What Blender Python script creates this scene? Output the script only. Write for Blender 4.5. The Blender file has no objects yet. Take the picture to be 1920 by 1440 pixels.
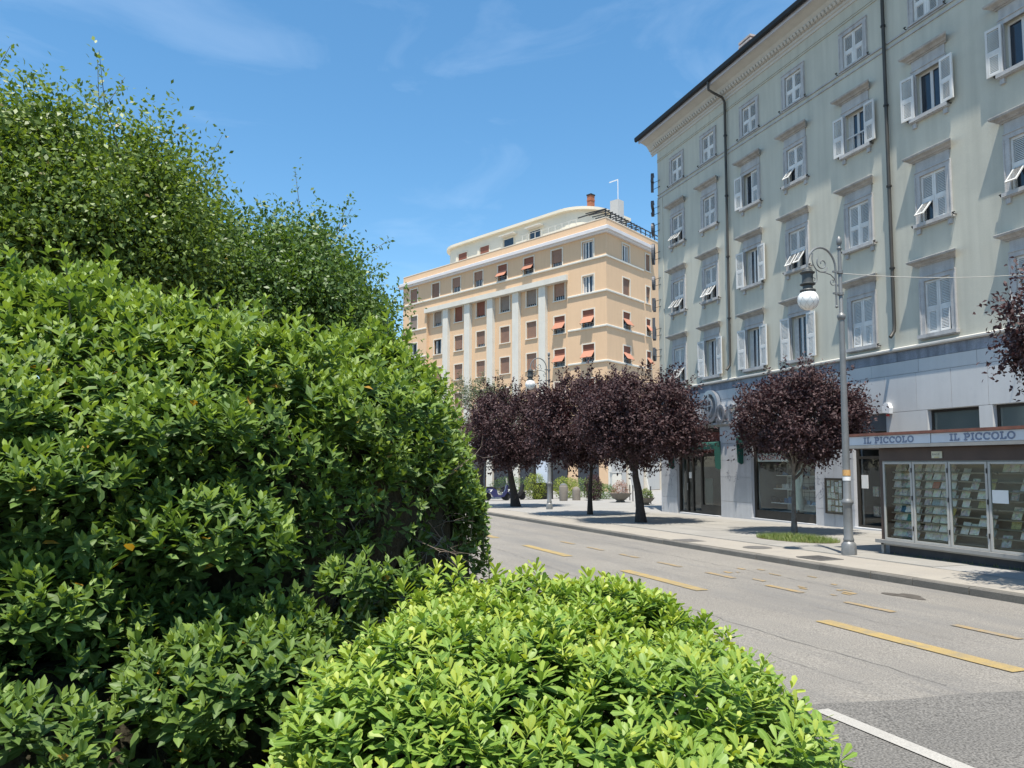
import bpy, math, random
import numpy as np
from mathutils import Matrix, Vector

random.seed(7)
rng = np.random.default_rng(7)
scene = bpy.context.scene
COL = scene.collection
R = math.radians

# ------------------------------------------------------------------ camera, world, sun, exposure
F, PITCH, CX, CY, VPX, H, SLOPE = 1400.0, R(4.2), 960.0, 769.0, 470.0, 1.8, 0.013
TH = math.atan((CX - VPX) / F * math.cos(PITCH))
cam = bpy.data.cameras.new('camera')
cam.sensor_width = 36.0
cam.lens = 36.0 * F / 1920.0
cam.shift_y = (CY - 720.0) / 1920.0
cam.clip_start, cam.clip_end = 0.05, 3000.0
camo = bpy.data.objects.new('camera', cam)
COL.objects.link(camo)
camo.location = (0, 0, H)
camo.rotation_euler = (math.pi / 2 + PITCH, 0, -TH)
scene.camera = camo

SUN = Vector((-0.140, -0.295, 1.0)).normalized()
w = bpy.data.worlds.new('World')
scene.world = w
w.use_nodes = True
nt = w.node_tree
nt.nodes.clear()
out = nt.nodes.new('ShaderNodeOutputWorld')
bg = nt.nodes.new('ShaderNodeBackground')
sky = nt.nodes.new('ShaderNodeTexSky')
sky.sky_type = 'NISHITA'
sky.sun_disc = False
sky.sun_elevation = math.asin(SUN.z)
sky.sun_rotation = math.atan2(SUN.x, SUN.y)
sky.air_density = 1.0
sky.dust_density = 0.6
sky.ozone_density = 2.2
bg.inputs['Strength'].default_value = 0.088
tc = nt.nodes.new('ShaderNodeTexCoord')
mp = nt.nodes.new('ShaderNodeMapping')
mp.inputs['Rotation'].default_value = (0, R(16), R(-20))
mp.inputs['Scale'].default_value = (1.8, 3.0, 6.0)
nz = nt.nodes.new('ShaderNodeTexNoise')
nz.inputs['Scale'].default_value = 1.9
nz.inputs['Detail'].default_value = 7
nz.inputs['Roughness'].default_value = 0.56
nz.inputs['Distortion'].default_value = 0.6
rp = nt.nodes.new('ShaderNodeValToRGB')
rp.color_ramp.elements[0].position = 0.53
rp.color_ramp.elements[0].color = (0, 0, 0, 1)
rp.color_ramp.elements[1].position = 0.95
rp.color_ramp.elements[1].color = (0.23, 0.23, 0.23, 1)
mixc = nt.nodes.new('ShaderNodeMix')
mixc.data_type = 'RGBA'
mixc.inputs[7].default_value = (8.2, 9.4, 10.8, 1)
nt.links.new(tc.outputs['Generated'], mp.inputs['Vector'])
nt.links.new(mp.outputs['Vector'], nz.inputs['Vector'])
nt.links.new(nz.outputs['Fac'], rp.inputs['Fac'])
nt.links.new(rp.outputs['Color'], mixc.inputs[0])
hsv = nt.nodes.new('ShaderNodeHueSaturation')
hsv.inputs['Hue'].default_value = 0.490
hsv.inputs['Saturation'].default_value = 1.22
hsv.inputs['Value'].default_value = 1.46
nt.links.new(sky.outputs['Color'], hsv.inputs['Color'])
nt.links.new(hsv.outputs['Color'], mixc.inputs[6])
nt.links.new(mixc.outputs[2], bg.inputs['Color'])
nt.links.new(bg.outputs['Background'], out.inputs['Surface'])

sl = bpy.data.lights.new('sun', 'SUN')
sl.energy = 5.0
sl.angle = R(0.53)
sl.color = (1.0, 0.94, 0.84)
so = bpy.data.objects.new('sun', sl)
so.rotation_euler = SUN.to_track_quat('Z', 'Y').to_euler()
so.location = (0, 0, 60)
COL.objects.link(so)

scene.render.engine = 'CYCLES'
scene.cycles.use_denoising = True
scene.cycles.max_bounces = 8
scene.cycles.transparent_max_bounces = 12
scene.cycles.sample_clamp_indirect = 6
vs = scene.view_settings
vs.view_transform = 'Standard'
vs.look = 'None'
vs.exposure = 0.74
vs.gamma = 1.0
vs.use_curve_mapping = False

# ------------------------------------------------------------------ pixel helpers (photo is 1920 x 1440)
CAMP = np.array([0, 0, H])
FW = np.array([math.sin(TH) * math.cos(PITCH), math.cos(TH) * math.cos(PITCH), math.sin(PITCH)])
RT = np.array([math.cos(TH), -math.sin(TH), 0])
UP = np.cross(RT, FW)
FH = np.array([math.sin(TH), math.cos(TH), 0])


def at(px, depth, z):
    """point in pixel column px, at a horizontal distance along the view axis, at height z"""
    lat = (px - CX) / F * depth
    p = CAMP + FH * depth + RT * lat
    return np.array([p[0], p[1], z])


def gz(y):
    return -SLOPE * max(-80.0, min(y, 140.0))


PAVE = 0.12

# ------------------------------------------------------------------ materials
MATS = {}


def newmat(name):
    m = bpy.data.materials.new(name)
    m.use_nodes = True
    n = m.node_tree.nodes
    return m, n, m.node_tree.links, n['Principled BSDF']


def rgb(c):
    return (c[0], c[1], c[2], 1.0)


def nmat(name, c1, c2=None, scale=3.0, rough=0.7, fine=0.0, fscale=80.0, bump=0.0, bscale=60.0, metal=0.0, spec=0.4,
         streak=0.0, rand=0.0, dist=0.02, stain=None, stain_scale=0.6, stain_lo=0.55, stain_hi=0.75, along=None):
    if name in MATS:
        return MATS[name]
    m, N, L, P = newmat(name)
    P.inputs['Roughness'].default_value = rough
    P.inputs['Metallic'].default_value = metal
    P.inputs['Specular IOR Level'].default_value = spec
    geo = N.new('ShaderNodeNewGeometry')
    c2 = c2 or tuple(x * 0.8 for x in c1)
    n1 = N.new('ShaderNodeTexNoise')
    n1.inputs['Scale'].default_value = scale
    n1.inputs['Detail'].default_value = 6
    n1.inputs['Roughness'].default_value = 0.6
    L.new(geo.outputs['Position'], n1.inputs['Vector'])
    r1 = N.new('ShaderNodeMapRange')
    r1.inputs[1].default_value, r1.inputs[2].default_value = 0.3, 0.7
    L.new(n1.outputs['Fac'], r1.inputs[0])
    mx = N.new('ShaderNodeMix')
    mx.data_type = 'RGBA'
    mx.inputs[6].default_value, mx.inputs[7].default_value = rgb(c1), rgb(c2)
    L.new(r1.outputs[0], mx.inputs[0])
    cur = mx.outputs[2]
    if fine:
        n2 = N.new('ShaderNodeTexNoise')
        n2.inputs['Scale'].default_value = fscale
        n2.inputs['Detail'].default_value = 3
        L.new(geo.outputs['Position'], n2.inputs['Vector'])
        r2 = N.new('ShaderNodeMapRange')
        r2.inputs[1].default_value, r2.inputs[2].default_value = 0.3, 0.7
        r2.inputs[3].default_value, r2.inputs[4].default_value = 1 - fine, 1 + fine
        L.new(n2.outputs['Fac'], r2.inputs[0])
        mm = N.new('ShaderNodeVectorMath')
        mm.operation = 'SCALE'
        L.new(cur, mm.inputs[0])
        L.new(r2.outputs[0], mm.inputs['Scale'])
        cur = mm.outputs[0]
    if streak:
        mpn = N.new('ShaderNodeMapping')
        mpn.inputs['Scale'].default_value = (2.2, 2.2, 0.16)
        L.new(geo.outputs['Position'], mpn.inputs['Vector'])
        n3 = N.new('ShaderNodeTexNoise')
        n3.inputs['Scale'].default_value = 2.0
        n3.inputs['Detail'].default_value = 7
        L.new(mpn.outputs[0], n3.inputs['Vector'])
        r3 = N.new('ShaderNodeMapRange')
        r3.inputs[1].default_value, r3.inputs[2].default_value = 0.42, 0.75
        r3.inputs[3].default_value, r3.inputs[4].default_value = 1.0, 1 - streak
        L.new(n3.outputs['Fac'], r3.inputs[0])
        mm = N.new('ShaderNodeVectorMath')
        mm.operation = 'SCALE'
        L.new(cur, mm.inputs[0])
        L.new(r3.outputs[0], mm.inputs['Scale'])
        cur = mm.outputs[0]
    if stain:
        n4 = N.new('ShaderNodeTexNoise')
        n4.inputs['Scale'].default_value = stain_scale
        n4.inputs['Detail'].default_value = 9
        n4.inputs['Roughness'].default_value = 0.68
        if along:
            mp4 = N.new('ShaderNodeMapping')
            mp4.inputs['Scale'].default_value = along
            L.new(geo.outputs['Position'], mp4.inputs['Vector'])
            L.new(mp4.outputs[0], n4.inputs['Vector'])
        else:
            L.new(geo.outputs['Position'], n4.inputs['Vector'])
        r4 = N.new('ShaderNodeMapRange')
        r4.inputs[1].default_value, r4.inputs[2].default_value = stain_lo, stain_hi
        L.new(n4.outputs['Fac'], r4.inputs[0])
        mx2 = N.new('ShaderNodeMix')
        mx2.data_type = 'RGBA'
        mx2.inputs[7].default_value = rgb(stain)
        L.new(r4.outputs[0], mx2.inputs[0])
        L.new(cur, mx2.inputs[6])
        cur = mx2.outputs[2]
    if rand:
        oi = N.new('ShaderNodeObjectInfo')
        r5 = N.new('ShaderNodeMapRange')
        r5.inputs[3].default_value, r5.inputs[4].default_value = 1 - rand, 1 + rand
        L.new(oi.outputs['Random'], r5.inputs[0])
        mm = N.new('ShaderNodeVectorMath')
        mm.operation = 'SCALE'
        L.new(cur, mm.inputs[0])
        L.new(r5.outputs[0], mm.inputs['Scale'])
        cur = mm.outputs[0]
    L.new(cur, P.inputs['Base Color'])
    if bump:
        nb = N.new('ShaderNodeTexNoise')
        nb.inputs['Scale'].default_value = bscale
        nb.inputs['Detail'].default_value = 5
        L.new(geo.outputs['Position'], nb.inputs['Vector'])
        bp = N.new('ShaderNodeBump')
        bp.inputs['Strength'].default_value = bump
        bp.inputs['Distance'].default_value = dist
        L.new(nb.outputs['Fac'], bp.inputs['Height'])
        L.new(bp.outputs[0], P.inputs['Normal'])
    MATS[name] = m
    return m


def leafmat(name, dark, mid, light, rib, rough=0.42, trans=0.28, tcol=None, spec=0.5, yellow=None):
    m, N, L, P = newmat(name)
    a = N.new('ShaderNodeAttribute')
    a.attribute_name = 'tint'
    rmp = N.new('ShaderNodeValToRGB')
    e = rmp.color_ramp.elements
    e[0].position, e[0].color = 0.0, rgb(dark)
    e[1].position, e[1].color = 0.93, rgb(light)
    k = e.new(0.5)
    k.color = rgb(mid)
    if yellow:
        k = e.new(0.965)
        k.color = rgb(light)
        k = e.new(0.985)
        k.color = rgb(yellow)
    L.new(a.outputs['Fac'], rmp.inputs['Fac'])
    b = N.new('ShaderNodeAttribute')
    b.attribute_name = 'rib'
    pw = N.new('ShaderNodeMath')
    pw.operation = 'POWER'
    pw.inputs[1].default_value = 7.0
    L.new(b.outputs['Fac'], pw.inputs[0])
    sc_ = N.new('ShaderNodeMath')
    sc_.operation = 'MULTIPLY'
    sc_.inputs[1].default_value = 0.55
    L.new(pw.outputs[0], sc_.inputs[0])
    mx = N.new('ShaderNodeMix')
    mx.data_type = 'RGBA'
    mx.inputs[7].default_value = rgb(rib)
    L.new(sc_.outputs[0], mx.inputs[0])
    L.new(rmp.outputs['Color'], mx.inputs[6])
    L.new(mx.outputs[2], P.inputs['Base Color'])
    P.inputs['Roughness'].default_value = rough
    P.inputs['Specular IOR Level'].default_value = spec
    tr = N.new('ShaderNodeBsdfTranslucent')
    if tcol:
        tr.inputs['Color'].default_value = rgb(tcol)
    else:
        mm = N.new('ShaderNodeVectorMath')
        mm.operation = 'MULTIPLY'
        mm.inputs[1].default_value = (1.5, 1.5, 0.6)
        L.new(mx.outputs[2], mm.inputs[0])
        L.new(mm.outputs[0], tr.inputs['Color'])
    ms = N.new('ShaderNodeMixShader')
    ms.inputs[0].default_value = trans
    L.new(P.outputs[0], ms.inputs[1])
    L.new(tr.outputs[0], ms.inputs[2])
    L.new(ms.outputs[0], N['Material Output'].inputs['Surface'])
    MATS[name] = m
    return m


def glassmat(name, tint=(0.75, 0.82, 0.82), rough=0.02):
    m, N, L, P = newmat(name)
    N.remove(P)
    t = N.new('ShaderNodeBsdfTransparent')
    t.inputs[0].default_value = rgb(tint)
    g = N.new('ShaderNodeBsdfGlossy')
    g.inputs['Roughness'].default_value = rough
    fr = N.new('ShaderNodeLayerWeight')
    fr.inputs['Blend'].default_value = 0.5
    pw = N.new('ShaderNodeMath')
    pw.operation = 'POWER'
    pw.inputs[1].default_value = 4.0
    L.new(fr.outputs['Facing'], pw.inputs[0])
    ma = N.new('ShaderNodeMath')
    ma.operation = 'MULTIPLY_ADD'
    ma.inputs[1].default_value, ma.inputs[2].default_value = 0.9, 0.04
    L.new(pw.outputs[0], ma.inputs[0])
    ms = N.new('ShaderNodeMixShader')
    L.new(ma.outputs[0], ms.inputs[0])
    L.new(t.outputs[0], ms.inputs[1])
    L.new(g.outputs[0], ms.inputs[2])
    L.new(ms.outputs[0], N['Material Output'].inputs['Surface'])
    MATS[name] = m
    return m


def printmat(name, base_cols, scale=18.0):
    """printed covers: a colour of its own per object, with blocks of lighter and darker print"""
    m, N, L, P = newmat(name)
    oi = N.new('ShaderNodeObjectInfo')
    rmp = N.new('ShaderNodeValToRGB')
    rmp.color_ramp.interpolation = 'CONSTANT'
    e = rmp.color_ramp.elements
    e[0].position, e[0].color = 0, rgb(base_cols[0])
    e[1].position, e[1].color = 1.0 / len(base_cols), rgb(base_cols[1])
    for i in range(2, len(base_cols)):
        k = e.new(i / len(base_cols))
        k.color = rgb(base_cols[i])
    L.new(oi.outputs['Random'], rmp.inputs['Fac'])
    geo = N.new('ShaderNodeNewGeometry')
    br = N.new('ShaderNodeTexVoronoi')
    br.distance = 'CHEBYCHEV'
    br.inputs['Scale'].default_value = scale
    L.new(geo.outputs['Position'], br.inputs['Vector'])
    mx = N.new('ShaderNodeMix')
    mx.data_type = 'RGBA'
    mx.blend_type = 'OVERLAY'
    mx.inputs[0].default_value = 0.55
    L.new(rmp.outputs['Color'], mx.inputs[6])
    L.new(br.outputs['Color'], mx.inputs[7])
    hs = N.new('ShaderNodeHueSaturation')
    hs.inputs['Saturation'].default_value = 0.38
    L.new(mx.outputs[2], hs.inputs['Color'])
    L.new(hs.outputs[0], P.inputs['Base Color'])
    P.inputs['Roughness'].default_value = 0.5
    MATS[name] = m
    return m


stucco = nmat('green_stucco', (0.50, 0.488, 0.41), (0.452, 0.444, 0.376), 0.5, 0.9, 0.03, 40, 0.12, 30, streak=0.13, stain=(0.385, 0.382, 0.33), stain_scale=0.5, stain_lo=.52, stain_hi=.85)
stone_trim = nmat('stone_trim', (0.455, 0.45, 0.44), (0.37, 0.365, 0.36), 4, 0.85, 0.12, 60, 0.2, 40, streak=0.25)
hood_stone = nmat('hood_stone', (0.44, 0.42, 0.39), (0.30, 0.29, 0.28), 3, 0.9, 0.16, 45, 0.3, 40, streak=0.25)
panel_stone = nmat('panel_stone', (0.535, 0.535, 0.525), (0.485, 0.485, 0.478), 1.2, 0.75, 0.05, 70, 0.06, 50, streak=0.06, rand=0.045, stain=(0.36, 0.38, 0.41), stain_scale=1.4, stain_lo=0.6, stain_hi=0.85)
panel_dirty = nmat('panel_weathered', (0.30, 0.325, 0.37), (0.19, 0.205, 0.24), 2.5, 0.85, 0.15, 30, 0.1, 50, streak=0.45, rand=0.10)
panel_low = nmat('panel_pillar', (0.47, 0.48, 0.50), (0.40, 0.41, 0.43), 1.5, 0.8, 0.08, 60, 0.1, 50, streak=0.12, rand=0.05, stain=(0.25, 0.245, 0.235), stain_scale=1.8, stain_lo=0.58, stain_hi=0.85)
cornice_m = nmat('cornice_paint', (0.52, 0.50, 0.46), (0.45, 0.435, 0.40), 2, 0.85, 0.05, 50)
fascia_m = nmat('fascia_paint', (0.50, 0.50, 0.54), (0.44, 0.44, 0.48), 2, 0.7)
gutter_m = nmat('dark_gutter', (0.016, 0.019, 0.022), (0.011, 0.013, 0.015), 3, 0.6, spec=0.25)
pipe_m = nmat('drainpipe_metal', (0.030, 0.034, 0.034), (0.085, 0.075, 0.062), 0.8, 0.5, metal=0.3)
shutter_m = nmat('shutter_paint', (0.67, 0.662, 0.63), (0.58, 0.573, 0.55), 3, 0.6, 0.06, 60, streak=0.15, rand=0.10)
sash_m = nmat('sash_paint', (0.56, 0.56, 0.55), (0.48, 0.48, 0.47), 4, 0.55)
dark_glass = nmat('dark_pane', (0.018, 0.024, 0.034), (0.03, 0.04, 0.055), 2, 0.05, spec=0.7)
iron_m = nmat('dark_iron', (0.03, 0.03, 0.032), (0.05, 0.045, 0.04), 20, 0.5, metal=0.5)
roof_m = nmat('roof_tiles', (0.30, 0.13, 0.08), (0.22, 0.10, 0.07), 3, 0.85, 0.2, 20)
asphalt = nmat('asphalt', (0.208, 0.193, 0.168), (0.175, 0.162, 0.142), 0.5, 0.88, 0.50, 70, 0.55, 150, stain=(0.125, 0.122, 0.118), stain_scale=0.8, stain_lo=0.46, stain_hi=0.80, dist=0.01, along=(1.5, 0.22, 1))
asphalt_new = nmat('asphalt_patch', (0.138, 0.131, 0.119), (0.114, 0.109, 0.100), 0.8, 0.88, 0.65, 65, 0.6, 140, dist=0.01)
pave_m = nmat('pavement_asphalt', (0.290, 0.265, 0.225), (0.250, 0.229, 0.197), 0.8, 0.9, 0.12, 70, 0.25, 80, stain=(0.20, 0.19, 0.175), stain_scale=0.9, stain_lo=0.55, stain_hi=0.8)
kerb_m = nmat('kerb_stone', (0.165, 0.152, 0.130), (0.12, 0.112, 0.098), 2, 0.85, 0.15, 60, 0.3, 60, rand=0.10)
plaza_m = nmat('plaza_paving', (0.27, 0.262, 0.245), (0.235, 0.228, 0.215), 0.6, 0.9, 0.10, 40)
earth_m = nmat('soil', (0.10, 0.075, 0.05), (0.07, 0.05, 0.035), 3, 0.95, 0.3, 30, 0.5, 30)
ground_m = nmat('ground_mix', (0.20, 0.19, 0.17), (0.15, 0.15, 0.13), 0.3, 0.95, 0.1, 20)
yellow_m = nmat('yellow_paint', (0.33, 0.235, 0.085), (0.27, 0.20, 0.09), 1.6, 0.75, 0.22, 90, stain=(0.19, 0.165, 0.12), stain_scale=5.0, stain_lo=0.48, stain_hi=0.68)
yellow_worn = nmat('yellow_paint_worn', (0.29, 0.20, 0.085), (0.23, 0.175, 0.10), 2.0, 0.8, 0.3, 90, stain=(0.175, 0.168, 0.155), stain_scale=7.0, stain_lo=0.46, stain_hi=0.64)
white_m = nmat('white_road_paint', (0.345, 0.33, 0.30), (0.285, 0.275, 0.25), 2, 0.7, 0.18, 90, stain=(0.36, 0.35, 0.33), stain_scale=8, stain_lo=0.62, stain_hi=0.75)
oil_m = nmat('oil_stain', (0.055, 0.047, 0.038), (0.10, 0.088, 0.074), 8, 0.6)
castiron = nmat('cast_iron', (0.10, 0.095, 0.088), (0.16, 0.15, 0.14), 12, 0.7, 0.2, 60, metal=0.3)
lamp_m = nmat('lamp_grey_paint', (0.19, 0.195, 0.195), (0.155, 0.16, 0.16), 4, 0.45, 0.05, 50, metal=0.25, spec=0.5)
lamp_dark = nmat('lamp_dark_paint', (0.06, 0.065, 0.065), (0.085, 0.09, 0.088), 6, 0.5, metal=0.3)
globe_m = nmat('milk_glass', (0.80, 0.80, 0.77), (0.74, 0.74, 0.71), 8, 0.35, spec=0.4)
beige = nmat('beige_stucco', (0.66, 0.455, 0.285), (0.615, 0.42, 0.262), 0.25, 0.92, 0.02, 20, streak=0.05)
beige_frame = nmat('beige_trim', (0.66, 0.60, 0.50), (0.60, 0.54, 0.45), 2, 0.85)
white_trim = nmat('white_trim', (0.62, 0.59, 0.52), (0.56, 0.535, 0.475), 1.0, 0.85, streak=0.05)
cornice_w = nmat('pale_cornice', (0.62, 0.60, 0.60), (0.56, 0.545, 0.55), 1.0, 0.8)
pent_m = nmat('cream_stucco', (0.72, 0.65, 0.52), (0.66, 0.60, 0.48), 0.5, 0.9)
blind_m = nmat('brown_blind', (0.28, 0.165, 0.115), (0.235, 0.14, 0.10), 2, 0.7, rand=0.16)
blind_red = nmat('red_brown_blind', (0.24, 0.085, 0.05), (0.19, 0.07, 0.042), 2, 0.7, rand=0.1)
blind_grey = nmat('grey_brown_blind', (0.25, 0.20, 0.165), (0.21, 0.17, 0.14), 2, 0.7, rand=0.12)
awn_orange = nmat('terracotta_canvas', (0.42, 0.19, 0.12), (0.38, 0.17, 0.11), 3, 0.85, rand=0.12)
brick_m = nmat('chimney_brick', (0.36, 0.14, 0.075), (0.25, 0.09, 0.05), 9, 0.9, 0.2, 40)
curtain_m = nmat('curtain_cloth', (0.55, 0.55, 0.53), (0.38, 0.38, 0.37), 9, 0.9)
greywall = nmat('grey_cladding', (0.50, 0.485, 0.455), (0.46, 0.445, 0.42), 0.4, 0.85, streak=0.04)
frame_dark = nmat('dark_bronze_frame', (0.030, 0.026, 0.022), (0.045, 0.04, 0.034), 6, 0.5, metal=0.2)
awn_green = nmat('green_awning_canvas', (0.010, 0.070, 0.054), (0.008, 0.055, 0.043), 3, 0.85)
inner_m = nmat('shop_interior', (0.20, 0.19, 0.175), (0.15, 0.145, 0.135), 2, 0.9)
inner_white = nmat('shop_white_laminate', (0.72, 0.73, 0.72), (0.65, 0.66, 0.65), 3, 0.6)
kiosk_brown = nmat('kiosk_brown_metal', (0.055, 0.034, 0.028), (0.075, 0.048, 0.038), 3, 0.5, spec=0.4)
kiosk_rust = nmat('kiosk_red_brown_trim', (0.22, 0.085, 0.055), (0.15, 0.062, 0.045), 5, 0.55, streak=0.3)
kiosk_alu = nmat('kiosk_aluminium', (0.30, 0.295, 0.28), (0.25, 0.245, 0.235), 4, 0.5, metal=0.2)
kiosk_frame = nmat('kiosk_white_frame', (0.42, 0.41, 0.38), (0.35, 0.345, 0.32), 5, 0.55)
kiosk_dark = nmat('kiosk_plinth', (0.06, 0.065, 0.075), (0.04, 0.042, 0.05), 4, 0.8)
rack_m = nmat('kiosk_rack', (0.26, 0.25, 0.205), (0.21, 0.205, 0.17), 3, 0.7)
sign_white = nmat('sign_white', (0.58, 0.61, 0.66), (0.52, 0.55, 0.60), 1.5, 0.5, streak=0.06)
sign_blue = nmat('sign_faded_blue', (0.145, 0.175, 0.26), (0.20, 0.235, 0.32), 12, 0.6)
letter_metal = nmat('letter_steel', (0.55, 0.56, 0.58), (0.47, 0.48, 0.50), 3, 0.30, metal=0.75)
letter_dark = nmat('letter_dark_back', (0.06, 0.065, 0.072), (0.10, 0.10, 0.11), 8, 0.55, metal=0.3)
red_print = nmat('red_print', (0.46, 0.045, 0.045), None, 5, 0.6)
dark_print = nmat('dark_print', (0.05, 0.06, 0.08), None, 5, 0.6)
white_plain = nmat('white_plastic', (0.74, 0.74, 0.73), (0.68, 0.68, 0.67), 4, 0.4)
red_plain = nmat('red_lens', (0.5, 0.05, 0.03), None, 4, 0.3)
paper_m = printmat('pinned_paper', [(0.55, 0.53, 0.48), (0.45, 0.43, 0.36), (0.40, 0.29, 0.18), (0.60, 0.58, 0.54), (0.30, 0.28, 0.2)], 30)
mag_m = printmat('magazine_cover', [(0.66, 0.64, 0.58), (0.50, 0.46, 0.40), (0.58, 0.52, 0.34), (0.34, 0.40, 0.46), (0.62, 0.57, 0.48), (0.44, 0.33, 0.27), (0.70, 0.69, 0.66)], 22)
mag_col = {n: nmat('cover_' + n, c, tuple(x * .6 for x in c), 25, 0.45, 0.3, 60) for n, c in dict(
    salmon=(0.52, 0.17, 0.10), yellow=(0.52, 0.40, 0.07), blue=(0.07, 0.20, 0.34), teal=(0.05, 0.27, 0.25), pale_blue=(0.30, 0.42, 0.48), pale_yellow=(0.48, 0.45, 0.20)).items()}
bark_plum = nmat('dark_bark', (0.055, 0.043, 0.036), (0.03, 0.024, 0.02), 9, 0.95, 0.3, 60, 0.8, 50)
bark_pale = nmat('pale_bark', (0.20, 0.175, 0.15), (0.09, 0.075, 0.062), 7, 0.95, 0.3, 60, 0.8, 45)
twig_m = nmat('dry_twig', (0.20, 0.165, 0.135), (0.12, 0.095, 0.075), 12, 0.9)
stem_m = nmat('green_stem', (0.12, 0.12, 0.05), (0.08, 0.07, 0.035), 12, 0.8)
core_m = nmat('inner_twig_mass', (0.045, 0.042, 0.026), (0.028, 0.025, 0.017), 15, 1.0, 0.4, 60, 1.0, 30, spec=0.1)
clay_m = nmat('planter_concrete', (0.21, 0.19, 0.165), (0.16, 0.145, 0.125), 4, 0.9)
navy_m = nmat('navy_paint', (0.022, 0.026, 0.10), (0.018, 0.02, 0.08), 4, 0.25, spec=0.6)
rubber_m = nmat('black_rubber', (0.015, 0.015, 0.016), None, 4, 0.8)
glass_m = glassmat('clear_glass', (0.93, 0.96, 0.95))
kiosk_glass = glassmat('display_glass', (0.90, 0.92, 0.88), 0.03)
laurel_leaf = leafmat('laurel_leaf', (0.028, 0.062, 0.017), (0.105, 0.178, 0.038), (0.27, 0.36, 0.060), (0.19, 0.27, 0.10), 0.52, 0.28, spec=0.32, yellow=(0.36, 0.20, 0.03))
pitto_leaf = leafmat('pittosporum_leaf', (0.055, 0.115, 0.016), (0.155, 0.255, 0.040), (0.37, 0.42, 0.068), (0.30, 0.42, 0.12), 0.48, 0.26, spec=0.32)
tree_leaf = leafmat('tree_leaf', (0.055, 0.100, 0.018), (0.125, 0.190, 0.032), (0.205, 0.275, 0.050), (0.1, 0.17, 0.05), 0.5, 0.30, yellow=(0.20, 0.15, 0.05))
tree_leaf_b = leafmat('darker_tree_leaf', (0.038, 0.082, 0.017), (0.082, 0.148, 0.028), (0.140, 0.215, 0.044), (0.1, 0.17, 0.05), 0.5, 0.28)
plum_leaf = leafmat('plum_leaf', (0.028, 0.016, 0.017), (0.056, 0.033, 0.035), (0.112, 0.072, 0.072), (0.08, 0.05, 0.05), 0.62, 0.12, tcol=(0.11, 0.028, 0.034), spec=0.22)
oak_leaf = leafmat('grey_green_leaf', (0.065, 0.085, 0.045), (0.12, 0.145, 0.080), (0.19, 0.215, 0.125), (0.1, 0.1, 0.06), 0.6, 0.2)
grass_leaf = leafmat('grass_blade', (0.06, 0.11, 0.02), (0.12, 0.19, 0.04), (0.30, 0.27, 0.10), (0.1, 0.1, 0.06), 0.6, 0.3)
shrub_leaf = leafmat('bright_shrub_leaf', (0.10, 0.15, 0.02), (0.22, 0.28, 0.03), (0.38, 0.40, 0.05), (0.1, 0.1, 0.06), 0.6, 0.3)
flower_leaf = leafmat('reddish_flower', (0.16, 0.10, 0.06), (0.28, 0.14, 0.12), (0.40, 0.24, 0.20), (0.3, 0.2, 0.2), 0.6, 0.3)

# ------------------------------------------------------------------ object helpers
W = {}


def obj(name, mesh, parent=None, M=None, label=None, cat=None, group=None, kind=None, mat=None):
    o = bpy.data.objects.new(name, mesh)
    COL.objects.link(o)
    M = M.copy() if M is not None else Matrix.Identity(4)
    if parent is not None:
        o.parent = parent
        o.matrix_parent_inverse = W[parent.name].inverted()
    o.matrix_basis = M
    W[o.name] = M
    if mat is not None and mesh is not None and not mesh.materials:
        mesh.materials.append(mat)
    if label:
        o['label'] = label
    if cat:
        o['category'] = cat
    if group:
        o['group'] = group
    if kind:
        o['kind'] = kind
    return o


def thing(name, loc, label, cat, group=None, kind=None):
    return obj(name, None, None, Matrix.Translation(Vector(loc)), label, cat, group, kind)


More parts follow.
